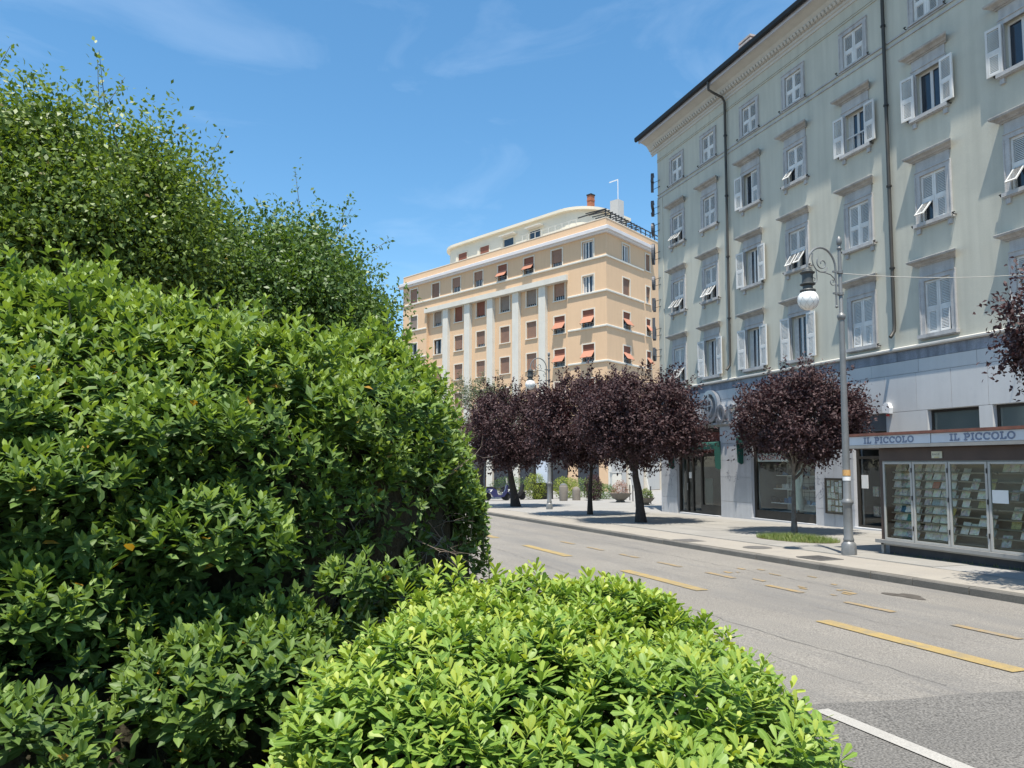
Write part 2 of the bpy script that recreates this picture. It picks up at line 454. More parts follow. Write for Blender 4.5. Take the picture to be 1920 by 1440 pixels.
class MB:
    def __init__(s):
        s.v, s.f = [], []

    def box(s, x0, x1, y0, y1, z0, z1):
        b = len(s.v)
        s.v += [(x0, y0, z0), (x1, y0, z0), (x1, y1, z0), (x0, y1, z0), (x0, y0, z1), (x1, y0, z1), (x1, y1, z1), (x0, y1, z1)]
        s.f += [(b, b + 3, b + 2, b + 1), (b + 4, b + 5, b + 6, b + 7), (b, b + 1, b + 5, b + 4), (b + 1, b + 2, b + 6, b + 5), (b + 2, b + 3, b + 7, b + 6), (b + 3, b, b + 4, b + 7)]
        return s

    def poly(s, pts):
        b = len(s.v)
        s.v += [tuple(p) for p in pts]
        s.f.append(tuple(range(b, b + len(pts))))
        return s

    def prism(s, poly, axis, a0, a1):
        """poly is 2-D; extruded along axis ('x','y','z') from a0 to a1"""
        def P(p, a):
            return {'x': (a, p[0], p[1]), 'y': (p[0], a, p[1]), 'z': (p[0], p[1], a)}[axis]
        b, n = len(s.v), len(poly)
        s.v += [P(p, a0) for p in poly] + [P(p, a1) for p in poly]
        s.f.append(tuple(range(b + n - 1, b - 1, -1)))
        s.f.append(tuple(range(b + n, b + 2 * n)))
        for i in range(n):
            j = (i + 1) % n
            s.f.append((b + i, b + j, b + n + j, b + n + i))
        return s

    def tube(s, pts, r, seg=8, cap=True):
        pts = [Vector(p) for p in pts]
        n = len(pts)
        rs = r if isinstance(r, (list, tuple)) else [r] * n
        b = len(s.v)
        prev = None
        for i, p in enumerate(pts):
            d = (pts[min(i + 1, n - 1)] - pts[max(i - 1, 0)]).normalized()
            if prev is None:
                a = Vector((0, 0, 1)) if abs(d.z) < 0.9 else Vector((1, 0, 0))
                u = d.cross(a).normalized()
            else:
                u = (prev - d * prev.dot(d)).normalized()
            prev = u
            v = d.cross(u)
            for k in range(seg):
                t = 2 * math.pi * k / seg
                q = p + (u * math.cos(t) + v * math.sin(t)) * rs[i]
                s.v.append(tuple(q))
        for i in range(n - 1):
            for k in range(seg):
                k2 = (k + 1) % seg
                s.f.append((b + i * seg + k, b + i * seg + k2, b + (i + 1) * seg + k2, b + (i + 1) * seg + k))
        if cap:
            s.f.append(tuple(range(b + seg - 1, b - 1, -1)))
            s.f.append(tuple(range(b + (n - 1) * seg, b + n * seg)))
        return s

    def lathe(s, prof, c=(0, 0, 0), seg=20, sx=1.0, sy=1.0):
        """prof: (radius, z) from bottom to top"""
        b = len(s.v)
        for r, z in prof:
            for k in range(seg):
                t = 2 * math.pi * k / seg
                s.v.append((c[0] + r * math.cos(t) * sx, c[1] + r * math.sin(t) * sy, c[2] + z))
        for i in range(len(prof) - 1):
            for k in range(seg):
                k2 = (k + 1) % seg
                s.f.append((b + i * seg + k, b + i * seg + k2, b + (i + 1) * seg + k2, b + (i + 1) * seg + k))
        s.f.append(tuple(range(b + seg - 1, b - 1, -1)))
        m = len(prof) - 1
        s.f.append(tuple(range(b + m * seg, b + (m + 1) * seg)))
        return s

    def ball(s, c, r, seg=16, rings=10, sq=(1, 1, 1)):
        prof = [(max(1e-3, r * math.sin(math.pi * i / rings)), -r * math.cos(math.pi * i / rings)) for i in range(rings + 1)]
        b = len(s.v)
        s.lathe(prof, (0, 0, 0), seg)
        s.v[b:] = [(c[0] + x * sq[0], c[1] + y * sq[1], c[2] + z * sq[2]) for x, y, z in s.v[b:]]
        return s

    def stroke(s, pts, wd, y0, y1, closed=False):
        """ribbon along a 2-D path in the xz plane, extruded from y0 to y1"""
        P = [Vector((p[0], p[1])) for p in pts]
        n = len(P)
        Lp, Rp = [], []
        for i in range(n):
            a = P[(i - 1) % n] if (closed or i > 0) else None
            c = P[(i + 1) % n] if (closed or i < n - 1) else None
            d1 = (P[i] - a).normalized() if a is not None else None
            d2 = (c - P[i]).normalized() if c is not None else None
            d1 = d1 if d1 is not None else d2
            d2 = d2 if d2 is not None else d1
            t = d1 + d2
            if t.length < 1e-5:
                t = d1
            t.normalize()
            nn = Vector((-t.y, t.x))
            k = max(0.5, nn.dot(Vector((-d1.y, d1.x))))
            Lp.append(P[i] + nn * wd / 2 / k)
            Rp.append(P[i] - nn * wd / 2 / k)
        b = len(s.v)
        for q in range(n):
            s.v += [(Lp[q].x, y0, Lp[q].y), (Rp[q].x, y0, Rp[q].y), (Lp[q].x, y1, Lp[q].y), (Rp[q].x, y1, Rp[q].y)]
        for q in range(n if closed else n - 1):
            i, j = b + 4 * q, b + 4 * ((q + 1) % n)
            s.f += [(i, j, j + 1, i + 1), (i + 2, i + 3, j + 3, j + 2), (i, i + 2, j + 2, j), (i + 1, j + 1, j + 3, i + 3)]
        if not closed:
            i = b
            s.f.append((i, i + 1, i + 3, i + 2))
            i = b + 4 * (n - 1)
            s.f.append((i, i + 2, i + 3, i + 1))
        return s

    def mesh(s, name='mesh', smooth=False, mat=None):
        me = bpy.data.meshes.new(name)
        me.from_pydata(s.v, [], s.f)
        if smooth:
            me.polygons.foreach_set('use_smooth', [True] * len(me.polygons))
        if mat is not None:
            me.materials.append(mat)
        me.update()
        return me


def smooth_by_angle(me, deg=40):
    me.polygons.foreach_set('use_smooth', [True] * len(me.polygons))
    try:
        me.set_sharp_from_angle(angle=R(deg))
    except Exception:
        pass
    return me


def part(name, mb, mat, parent, M=None, smooth=False, label=None, kind=None):
    me = mb if isinstance(mb, bpy.types.Mesh) else mb.mesh(name)
    if smooth:
        smooth_by_angle(me)
    if not me.materials:
        me.materials.append(mat)
    return obj(name, me, parent, M, label=label, kind=kind)


def face_frame(origin, xdir, n):
    """local x = viewer's right along the wall, local y = into the wall, local z = up"""
    M = Matrix.Identity(4)
    x, y = Vector(xdir).normalized(), -Vector(n).normalized()
    M.col[0][:3] = x
    M.col[1][:3] = y
    M.col[2][:3] = (0, 0, 1)
    M.col[3][:3] = origin
    return M


def wall_holes(mb, x0, x1, z0, z1, holes, y=0.0, depth=0.2):
    xs = sorted({x0, x1} | {h[0] for h in holes} | {h[1] for h in holes})
    zs = sorted({z0, z1} | {h[2] for h in holes} | {h[3] for h in holes})
    idx = {}
    for i, x in enumerate(xs):
        for j, z in enumerate(zs):
            idx[i, j] = len(mb.v)
            mb.v.append((x, y, z))
    for i in range(len(xs) - 1):
        for j in range(len(zs) - 1):
            cx, cz = (xs[i] + xs[i + 1]) / 2, (zs[j] + zs[j + 1]) / 2
            if any(h[0] < cx < h[1] and h[2] < cz < h[3] for h in holes):
                continue
            mb.f.append((idx[i, j], idx[i + 1, j], idx[i + 1, j + 1], idx[i, j + 1]))
    for a, b, c, d in holes:
        mb.poly([(a, y, c), (a, y + depth, c), (a, y + depth, d), (a, y, d)])
        mb.poly([(b, y, c), (b, y, d), (b, y + depth, d), (b, y + depth, c)])
        mb.poly([(a, y, d), (a, y + depth, d), (b, y + depth, d), (b, y, d)])
        mb.poly([(a, y, c), (b, y, c), (b, y + depth, c), (a, y + depth, c)])


def text_mesh(txt, size, depth, mat):
    cu = bpy.data.curves.new('lettering', 'FONT')
    cu.body = txt
    cu.size = size
    cu.extrude = depth
    cu.resolution_u = 3
    o = bpy.data.objects.new('tmp', cu)
    COL.objects.link(o)
    dg = bpy.context.evaluated_depsgraph_get()
    me = bpy.data.meshes.new_from_object(o.evaluated_get(dg))
    bpy.data.objects.remove(o)
    me.materials.clear()
    me.materials.append(mat)
    return me


# text lies in its own xy plane; stand it up so that it faces local -y
STAND = Matrix.Rotation(math.pi / 2, 4, 'X')

# ------------------------------------------------------------------ the ground
KX = 10.0     # kerb line
FX = 17.25    # facade line
YS = [-400, -80, -30, -10, 0] + list(range(4, 140, 4)) + [140, 400, 1500]


def strip(name, x0, x1, dz, mat, y0=-80, y1=140, kind='structure', parent=None, step=4.0):
    mb = MB()
    n = max(1, int((y1 - y0) / step))
    for i in range(n + 1):
        y = y0 + (y1 - y0) * i / n
        mb.v += [(x0, y, gz(y) + dz), (x1, y, gz(y) + dz)]
    for i in range(n):
        b = 2 * i
        mb.f.append((b, b + 1, b + 3, b + 2))
    return obj(name, mb.mesh(name), parent, kind=kind, mat=mat)


mb = MB()
for y in YS:
    mb.v += [(-900, y, gz(y) - 0.02), (1400, y, gz(y) - 0.02)]
for i in range(len(YS) - 1):
    b = 2 * i
    mb.f.append((b, b + 1, b + 3, b + 2))
obj('ground', mb.mesh('ground'), None, kind='structure', mat=ground_m)
road = strip('road', 3.0, KX, 0.0, asphalt, -60, 120)
# newer asphalt patch, edge slightly irregular
mb = MB()
edge = [(3.0, 4.95), (4.3, 4.85), (4.9, 4.72), (5.5, 4.68), (6.1, 4.55), (7.2, 4.40), (8.6, 4.1), (9.9, 3.9)]
for x, y in edge:
    mb.v += [(x, y, gz(y) + 0.004), (x, y - 9, gz(y - 9) + 0.004)]
for i in range(len(edge) - 1):
    mb.f.append((2 * i, 2 * i + 1, 2 * i + 3, 2 * i + 2))
obj('road_patch', mb.mesh('road_patch'), None, kind='structure', mat=asphalt_new)


def road_mark(name, x, wd, y0, y1, mat, dz=0.009):
    mb = MB()
    n = 6
    for i in range(n + 1):
        y = y0 + (y1 - y0) * i / n
        j = random.uniform(-0.008, 0.008)
        mb.v += [(x - wd / 2 + j, y, gz(y) + dz), (x + wd / 2 + j, y, gz(y) + dz)]
    for i in range(n):
        b = 2 * i
        mb.f.append((b, b + 1, b + 3, b + 2))
    return obj(name, mb.mesh(name), None, kind='structure', mat=mat)


for y0, y1 in ((-0.1, 2.4), (5.0, 7.5), (10.05, 12.62), (15.2, 17.95), (20.3, 22.9)):
    road_mark('yellow_lane_dash', 6.62, 0.22, y0, y1, yellow_m)
for k in range(9):
    y0 = 4.25 + 1.69 * k
    road_mark('thin_yellow_dash', 7.88, 0.12, y0, y0 + 0.82, yellow_worn)
road_mark('white_edge_line', 4.13, 0.13, -8, 4.72, white_m, 0.012)
# worn remains of lettering on the bus lane
mb = MB()
for k in range(15):
    x, y = random.uniform(8.1, 9.3), random.uniform(9.0, 12.2)
    a, b = random.uniform(0.03, 0.06), random.uniform(0.05, 0.20)
    mb.poly([(x - a, y - b, gz(y - b) + 0.007), (x + a, y - b * .8, gz(y - b * .8) + 0.007), (x + a * .8, y + b, gz(y + b) + 0.007), (x - a * .7, y + b * .7, gz(y + b * .7) + 0.007)])
obj('worn_road_lettering', mb.mesh('worn'), None, kind='stuff', mat=yellow_worn, label='worn patches of yellow lettering on the bus lane')
mb = MB()
pts = []
for k in range(22):
    t = 2 * math.pi * k / 22
    r = 0.75 + 0.45 * math.sin(3 * t + 1) * 0.5 + random.uniform(-.12, .12)
    x, y = 9.08 + 0.20 * r * math.cos(t), 8.55 + 0.42 * r * math.sin(t)
    pts.append((x, y, gz(y) + 0.006))
mb.poly(pts)
crack_m = nmat('tar_seam', (0.115, 0.11, 0.102), (0.145, 0.138, 0.128), 6, 0.8)
for xc, ya, yb, wd in ((5.55, 4.9, 19.0, .013), (7.15, 6.0, 14.5, .008), (8.75, 9.5, 24.0, .014), (5.0, 5.2, 8.4, .008)):
    mc = MB()
    n = int((yb - ya) / .16)
    x = xc
    for i in range(n + 1):
        y = ya + (yb - ya) * i / n
        x += random.gauss(0, .022) + (xc - x) * .06
        h_ = wd * random.uniform(.3, 1.0) / 2
        mc.v += [(x - h_, y, gz(y) + .005), (x + h_, y, gz(y) + .005)]
    for i in range(n):
        mc.f.append((2 * i, 2 * i + 1, 2 * i + 3, 2 * i + 2))
    obj('road_crack', mc.mesh('road_crack'), None, kind='structure', mat=crack_m)
obj('oil_stain', mb.mesh('oil'), None, kind='structure', mat=oil_m)

pavement = strip('pavement', KX + 0.155, 11.43, PAVE, pave_m, -40, 110)
inner = strip('shop_front_paving', 11.43, FX + 0.4, PAVE + 0.004, plaza_m, -40, 29.3)
mb = MB()
for y in (29.3, 40, 55, 70, 90, 120, 139):
    mb.v += [(11.43, y, gz(y) + PAVE + 0.004), (90, y, gz(y) + PAVE + 0.004)]
for i in range(6):
    mb.f.append((2 * i, 2 * i + 1, 2 * i + 3, 2 * i + 2))
obj('square_paving', mb.mesh('sq'), None, kind='structure', mat=plaza_m)
# paving slabs of the shop-front strip: built one by one where they show
slab_m = nmat('paving_slab', (0.255, 0.243, 0.218), (0.22, 0.21, 0.19), 1.0, 0.9, 0.10, 45, 0.15, 60, rand=0.055, stain=(0.18, 0.176, 0.166), stain_scale=1.2, stain_lo=0.55, stain_hi=0.85)
slab = None
sw, sd = 0.95, 1.15
for i in range(6):
    for j in range(17):
        x, y = 11.46 + i * 0.962 + sw / 2, 10.2 + j * 1.163 + (0.58 if i % 2 else 0) + sd / 2
        if x + sw / 2 > FX - 0.06 or y + sd / 2 > 29.25:
            continue
        if slab is None:
            slab = MB().box(-sw / 2, sw / 2, -sd / 2, sd / 2, -0.01, 0.008).mesh('paving_slab', mat=slab_m)
        M = Matrix.Translation((x, y, gz(y) + PAVE + 0.004 + random.uniform(0, 0.003))) @ Matrix.Rotation(-math.atan(SLOPE), 4, 'X')
        obj('paving_slab', slab, inner, M)
# kerb stones
kb = strip('kerb', KX + 0.01, KX + 0.15, 0.02, kerb_m, -30, 80)
ks = {}
y = 2.0
k = 0
while y < 60:
    ln = random.choice((0.85, 1.0, 1.2))
    if ln not in ks:
        pr = [(0, -0.1), (0.15, -0.1), (0.15, 0.118), (0.018, 0.122), (0.0, 0.10)]
        ks[ln] = MB().prism(pr, 'y', 0.006, ln - 0.006).mesh('kerb_stone', mat=kerb_m)
    M = Matrix.Translation((KX + random.uniform(-.008, .008), y, gz(y) + random.uniform(-.004, .004))) @ Matrix.Rotation(-math.atan(SLOPE), 4, 'X')
    obj('kerb_stone', ks[ln], kb, M)
    y += ln
# iron covers in the pavement


def cover(name, x, y, rx, ry, label, cat, grate=False, round_=False):
    z = gz(y) + PAVE + 0.003
    t = thing(name, (x, y, z), label, cat)
    mb = MB()
    if round_:
        mb.lathe([(rx, 0.0), (rx, 0.010)], (x, y, z), 24)
        part('lid', mb, castiron, t)
        part('rim', MB().lathe([(rx + 0.05, 0.0), (rx + 0.05, 0.006)], (x, y, z), 24), kerb_m, t)
    elif grate:
        fr = MB()
        fr.box(x - rx, x + rx, y - ry, y - ry + .04, z, z + .012).box(x - rx, x + rx, y + ry - .04, y + ry, z, z + .012)
        fr.box(x - rx, x - rx + .04, y - ry + .04, y + ry - .04, z, z + .012).box(x + rx - .04, x + rx, y - ry + .04, y + ry - .04, z, z + .012)
        part('frame', fr, castiron, t)
        part('drain_pit', MB().box(x - rx + .04, x + rx - .04, y - ry + .04, y + ry - .04, z, z + .003), rubber_m, t)
        for q in range(9):
            yy = y - ry + 0.07 + q * (2 * ry - 0.14) / 8
            part('bar', MB().box(x - rx + .04, x + rx - .04, yy - .012, yy + .012, z + .003, z + .010), castiron, t)
    else:
        part('lid', MB().box(x - rx, x + rx, y - ry, y + ry, z, z + 0.009), castiron, t)
        part('rim', MB().box(x - rx - .04, x + rx + .04, y - ry - .04, y + ry + .04, z, z + 0.005), kerb_m, t)


cover('drain_grate', 10.62, 12.05, 0.28, 0.34, 'iron drain grate in the pavement beside the lamp post foot', 'drain grate', grate=True)
cover('manhole_cover', 10.86, 14.28, 0.27, 0.27, 'round dark manhole cover in front of the small plum tree', 'manhole cover', round_=True)
cover('access_cover', 10.42, 16.4, 0.25, 0.3, 'square brownish access cover close to the kerb', 'access cover')

# ------------------------------------------------------------------ lamp posts
lz = 0.0


def spiral(cx, cz, r0, r1, a0, a1, n=26):
    return [(cx + (r0 + (r1 - r0) * i / n) * math.cos(a0 + (a1 - a0) * i / n), 0, cz + (r0 + (r1 - r0) * i / n) * math.sin(a0 + (a1 - a0) * i / n)) for i in range(n + 1)]


def lamp_meshes():
    m = {}
    mb = MB().lathe([(0.15, 0), (0.15, 0.10), (0.145, 0.12), (0.145, 0.22), (0.115, 0.26), (0.10, 0.28)], seg=8)
    m['base'] = (mb, lamp_m)
    mb = MB().lathe([(0.095, 0.28), (0.105, 0.30), (0.105, 0.33), (0.090, 0.36), (0.086, 1.0), (0.098, 1.03), (0.118, 1.06), (0.118, 1.09), (0.095, 1.13), (0.078, 1.16),
                     (0.072, 1.9), (0.060, 3.6), (0.055, 4.86), (0.072, 4.88), (0.085, 4.93), (0.080, 4.97), (0.05, 5.0), (0.040, 5.02), (0.037, 6.2), (0.034, 6.35)], seg=18)
    m['pole'] = (mb, lamp_m)
    mb = MB().lathe([(0.034, 6.35), (0.05, 6.37), (0.05, 6.40), (0.032, 6.42), (0.03, 6.46), (0.05, 6.48), (0.056, 6.54), (0.048, 6.60), (0.02, 6.64), (0.004, 6.66)], seg=14)
    m['finial'] = (mb, lamp_m)
    mb = MB()
    for z in (5.42, 5.88):
        mb.lathe([(0.05, -0.035), (0.062, -0.03), (0.062, 0.03), (0.05, 0.035)], (0, 0, z), 12)
        mb.box(-0.19, 0.02, -0.018, 0.018, z - 0.018, z + 0.018)
    m['clamp'] = (mb, lamp_m)
    mb = MB()
    mb.tube([(-0.115, 0, 5.17), (-0.115, 0, 5.9)], 0.02, 8)
    mb.ball((-0.115, 0, 5.14), 0.032, 10, 6)
    # arch from the rod up and over to the lamp head
    arch = [(-0.115, 0, 5.9)]
    for i in range(1, 21):
        a = math.pi * i / 20
        arch.append((-0.115 - 0.365 + 0.365 * math.cos(a), 0, 5.93 + 0.43 * math.sin(a)))
    arch += [(-0.845, 0, 5.90), (-0.845, 0, 5.86)]
    mb.tube(arch, 0.022, 8)
    # inner scroll and tail curls
    sc_ = spiral(-0.46, 6.03, 0.03, 0.14, R(-160), R(-160 - 420), 34)
    cx, _, cz = sc_[-1]
    tail = [(-0.62 + 0.0, 0, 6.20)]
    mb.tube(sc_, 0.013, 6)
    sweep = [(-0.70, 0, 6.22), (-0.715, 0, 6.10), (-0.69, 0, 5.98), (-0.62, 0, 5.89), (-0.52, 0, 5.845), (-0.44, 0, 5.85), (-0.36, 0, 5.88), (-0.33, 0, 5.95)]
    mb.tube(sweep, 0.013, 6)
    mb.tube([(-0.52, 0, 5.845), (-0.38, 0, 5.84), (-0.25, 0, 5.81), (-0.16, 0, 5.74), (-0.12, 0, 5.66)], 0.012, 6)
    mb.tube(spiral(-0.20, 5.66, 0.085, 0.015, R(0), R(-430), 30), 0.010, 6)
    mb.tube([(-0.62, 0, 5.89), (-0.605, 0, 5.80), (-0.60, 0, 5.70)], 0.011, 6)
    mb.tube(spiral(-0.675, 5.67, 0.078, 0.015, R(20), R(-420), 30), 0.010, 6)
    m['bracket'] = (mb, lamp_m)
    mb = MB().lathe([(0.15, 5.40), (0.158, 5.42), (0.15, 5.44), (0.10, 5.46), (0.098, 5.52), (0.152, 5.545), (0.155, 5.56), (0.115, 5.58), (0.108, 5.66), (0.112, 5.76), (0.145, 5.785), (0.15, 5.80), (0.11, 5.82), (0.105, 5.845), (0.07, 5.86), (0.04, 5.90)], (-0.845, 0, 0), 22)
    m['lamp_head'] = (mb, lamp_dark)
    mb = MB().ball((-0.845, 0, 5.225), 0.212, 28, 18)
    m['globe'] = (mb, globe_m)
    mb = MB()
    for k in range(9):
        for sgn in (1, -1):
            pts = []
            for i in range(13):
                u = i / 12
                ph = math.pi * (0.14 + 0.72 * u)
                a = 2 * math.pi * k / 9 + sgn * u * 1.55
                pts.append((-0.845 + 0.2135 * math.sin(ph) * math.cos(a), 0.2135 * math.sin(ph) * math.sin(a), 5.225 + 0.2135 * math.cos(ph)))
            mb.tube(pts, 0.0016, 3, cap=False)
    m['wire_net'] = (mb, lamp_m)
    return {k: (smooth_by_angle(a.mesh(k, mat=b)), b) for k, (a, b) in m.items()}


LM = lamp_meshes()


def lamp_post(x, y, scale, label):
    z = gz(y) + PAVE
    t = thing('street_lamp', (x, y, z), label, 'street lamp', 'lamp posts with curled brackets')
    M = Matrix.Translation((x, y, z)) @ Matrix.Scale(scale, 4)
    for k in ('base', 'pole', 'finial', 'clamp', 'bracket', 'lamp_head'):
        part(k, LM[k][0], None, t, M)
    g = part('globe', LM['globe'][0], None, t, M)
    part('wire_net', LM['wire_net'][0], None, g, M)
    return t, M


L1, LM1 = lamp_post(11.6, 12.31, 1.0, 'tall grey lamp post with curled bracket and white globe beside the news kiosk')
st = MB().lathe([(0.079, 1.62), (0.0785, 1.74)], seg=18)
part('orange_sticker', st, nmat('orange_sticker', (0.5, 0.22, 0.07), (0.55, 0.38, 0.15), 30, 0.6), L1, LM1)
part('white_sticker', MB().lathe([(0.0795, 1.52), (0.079, 1.60)], seg=18), white_plain, L1, LM1)
lamp_post(13.52, 33.31, 1.14, 'far lamp post with curled bracket standing among the plum trees')
# the wire from the near lamp to the green house
mb = MB()
A, B = Vector((11.6, 12.31, 5.86 + gz(12.3) + PAVE)), Vector((17.20, 12.1, 6.25))
mb.tube([A + (B - A) * t - Vector((0, 0, 0.10 * 4 * t * (1 - t))) for t in [i / 14 for i in range(15)]], 0.008, 5)
obj('guy_wire', mb.mesh('guy_wire'), None, None, 'thin pale wire stretched from the near lamp post to the green house', 'wire', mat=kiosk_frame)

# ------------------------------------------------------------------ the green house
GF = face_frame((FX, 0, 0), (0, -1, 0), (-1, 0, 0))     # local x = -Y
gh = thing('green_apartment_house', (FX + 5, 18, gz(18)), 'large pale green apartment house with white shutters, shops on its ground floor', 'building')
XL, XR = -29.22, -3.0
COLS = [-27.58, -25.2, -22.55, -20.15, -17.45, -14.83, -12.25, -9.65, -7.0]
ROWS = [(5.33, 6.79), (8.40, 9.72), (11.40, 12.62), (14.14, 15.20)]
HW = 0.405
holes = [(c - HW, c + HW, a, b) for c in COLS for a, b in ROWS]
mb = MB()
wall_holes(mb, XL, XR, 5.06, 16.2, holes, 0.0, 0.16)
part('wall', mb, stucco, gh, GF)
mb = MB()
mb.poly([(XL, 0, -0.6), (XL, 0, 16.2), (XL, 13, 16.2), (XL, 13, -0.6)])
mb.poly([(XR, 0, -0.6), (XR, 13, -0.6), (XR, 13, 16.2), (XR, 0, 16.2)])
mb.poly([(XL, 13, -0.6), (XL, 13, 16.2), (XR, 13, 16.2), (XR, 13, -0.6)])
part('side_wall', mb, stucco, gh, GF)
mb = MB()
mb.poly([(XL - .6, -.78, 16.92), (XR + .6, -.78, 16.92), (XR - 3, 6.5, 18.9), (XL + 6, 6.5, 18.9)])
mb.poly([(XL - .6, 13.6, 16.92), (XL + 6, 6.5, 18.9), (XR - 3, 6.5, 18.9), (XR + .6, 13.6, 16.92)])
mb.poly([(XL - .6, -.78, 16.92), (XL + 6, 6.5, 18.9), (XL - .6, 13.6, 16.92)])
mb.poly([(XR + .6, -.78, 16.92), (XR + .6, 13.6, 16.92), (XR - 3, 6.5, 18.9)])
mb.poly([(XL - .6, -.78, 16.90), (XL - .6, 13.6, 16.90), (XR + .6, 13.6, 16.90), (XR + .6, -.78, 16.90)])
roof = part('roof', mb, roof_m, gh, GF)
cm = MB().box(-23.95, -23.35, 0.75, 1.35, 17.1, 18.15)
ch = part('chimney', cm, cornice_m, roof, GF)
for q in range(3):
    part('chimney_cap', MB().box(-24.02, -23.28, 0.68, 1.42, 18.16 + q * .15, 18.24 + q * .15), stone_trim, ch, GF)
# cornice: cove profile run along the wall
prof = [(0, 16.05), (-0.035, 16.06), (-0.04, 16.14), (-0.09, 16.17), (-0.10, 16.26), (-0.16, 16.27), (-0.20, 16.36), (-0.30, 16.50), (-0.52, 16.60), (-0.62, 16.62), (-0.62, 16.80), (0, 16.80)]
part('cornice', MB().prism([(p[0], p[1]) for p in prof], 'x', XL - 0.45, XR), cornice_m, gh, GF)
part('fascia', MB().box(XL - 0.52, XR, -0.68, -0.623, 16.61, 16.80), fascia_m, gh, GF)
gp = [(-0.84, 16.86), (-0.83, 16.74), (-0.77, 16.695), (-0.70, 16.725), (-0.685, 16.802), (-0.45, 16.802), (-0.45, 16.90), (-0.83, 16.90)]
part('gutter', MB().prism(gp, 'x', XL - 0.62, XR), gutter_m, gh, GF)
dent = MB().prism([(0.03, 0.10), (-0.10, 0.10), (-0.10, 0.06), (-0.05, 0.0), (0.03, -0.02)], 'x', -0.045, 0.045).mesh('dentil', mat=cornice_m)
rest = MB()
nd = 0
x = XL + 0.06
while x < -8:
    if nd < 160:
        obj('dentil', dent, gh, GF @ Matrix.Translation((x, -0.155, 16.265)))
    x += 0.165
    nd += 1
# painted line courses on the attic
for z, dd in ((14.06, 0.035), (13.90, 0.03), (15.62, 0.03), (15.70, 0.022)):
    part('line_course', MB().box(XL - .001, XR, -dd, 0.01, z - 0.022, z + 0.022), stone_trim if z < 15 else stucco, gh, GF)
# string course over the shops
sp = [(0.05, 5.0), (-0.10, 5.0), (-0.13, 5.03), (-0.13, 5.075), (-0.09, 5.10), (0.05, 5.13)]
part('string_course', MB().prism(sp, 'x', XL - 0.08, XR), cornice_m, gh, GF)
# corner strip
part('corner_strip', MB().box(XL - .02, XL + 0.42, -0.022, 0.01, 5.13, 13.85), stucco, gh, GF)
# drainpipes
for xx in (-23.92, -16.21):
    mb = MB()
    pts = [(xx - .12, -0.76, 16.76), (xx - .12, -0.74, 16.40), (xx - .06, -0.55, 16.27), (xx, -0.2, 16.12), (xx, -0.10, 15.95)]
    pts += [(xx, -0.10, z) for z in (13, 10, 7, 5.75)] + [(xx, -0.12, 5.58), (xx, -0.20, 5.47), (xx, -0.26, 5.40)]
    mb.tube(pts, 0.05, 10)
    dp = part('drainpipe', mb, pipe_m, gh, GF, smooth=True)
    for z in (14.6, 12.2, 9.8, 7.4):
        part('pipe_bracket', MB().lathe([(0.072, -0.025), (0.072, 0.025)], (xx, -0.10, z), 10), iron_m, dp, GF)

# --- windows
WM = {}


def shutter_mesh(h):
    """upper half of a shutter leaf with its whole frame; the lower half is a flap of its own"""
    k = ('sh', round(h, 3))
    if k not in WM:
        wd = HW - 0.004
        mb = MB()
        mid = h * 0.47
        mb.box(0, 0.055, -0.02, 0.02, 0, h).box(wd - 0.055, wd, -0.02, 0.02, 0, h)
        mb.box(0.055, wd - 0.055, -0.02, 0.02, h - 0.07, h).box(0.055, wd - 0.055, -0.02, 0.02, mid - 0.05, mid + 0.06).box(0.055, wd - 0.055, -0.02, 0.02, 0, 0.02)
        n = int((h - 0.07 - mid - 0.06) / 0.042)
        for i in range(n):
            z = mid + 0.06 + (i + 0.5) * (h - 0.13 - mid) / n
            mb.poly([(0.055, -0.016, z - 0.019), (wd - 0.055, -0.016, z - 0.019), (wd - 0.055, 0.012, z + 0.017), (0.055, 0.012, z + 0.017)])
            mb.poly([(0.055, -0.016, z - 0.026), (0.055, 0.012, z + 0.010), (wd - 0.055, 0.012, z + 0.010), (wd - 0.055, -0.016, z - 0.026)])
            mb.poly([(0.055, -0.016, z - 0.026), (wd - 0.055, -0.016, z - 0.026), (wd - 0.055, -0.016, z - 0.019), (0.055, -0.016, z - 0.019)])
        WM[k] = mb.mesh('shutter', mat=shutter_m)
    return WM[k]


def flap_mesh(h):
    k = ('fl', round(h, 3))
    if k not in WM:
        wd = HW - 0.004
        mb = MB()
        ht = h * 0.47 - 0.05 - 0.024
        x0, x1 = 0.059, wd - 0.059
        mb.box(x0, x0 + 0.035, -0.015, 0.015, -ht, 0).box(x1 - 0.035, x1, -0.015, 0.015, -ht, 0)
        mb.box(x0 + 0.035, x1 - 0.035, -0.015, 0.015, -0.035, 0).box(x0 + 0.035, x1 - 0.035, -0.015, 0.015, -ht, -ht + 0.05)
        n = int((ht - 0.085) / 0.04)
        for i in range(n):
            z = -0.035 - (i + 0.5) * (ht - 0.085) / n
            a, b = x0 + 0.035, x1 - 0.035
            mb.poly([(a, -0.013, z - 0.018), (b, -0.013, z - 0.018), (b, 0.011, z + 0.016), (a, 0.011, z + 0.016)])
            mb.poly([(a, -0.013, z - 0.025), (a, 0.011, z + 0.009), (b, 0.011, z + 0.009), (b, -0.013, z - 0.025)])
            mb.poly([(a, -0.013, z - 0.025), (b, -0.013, z - 0.025), (b, -0.013, z - 0.018), (a, -0.013, z - 0.018)])
        WM[k] = mb.mesh('louvre_flap', mat=shutter_m)
    return WM[k]


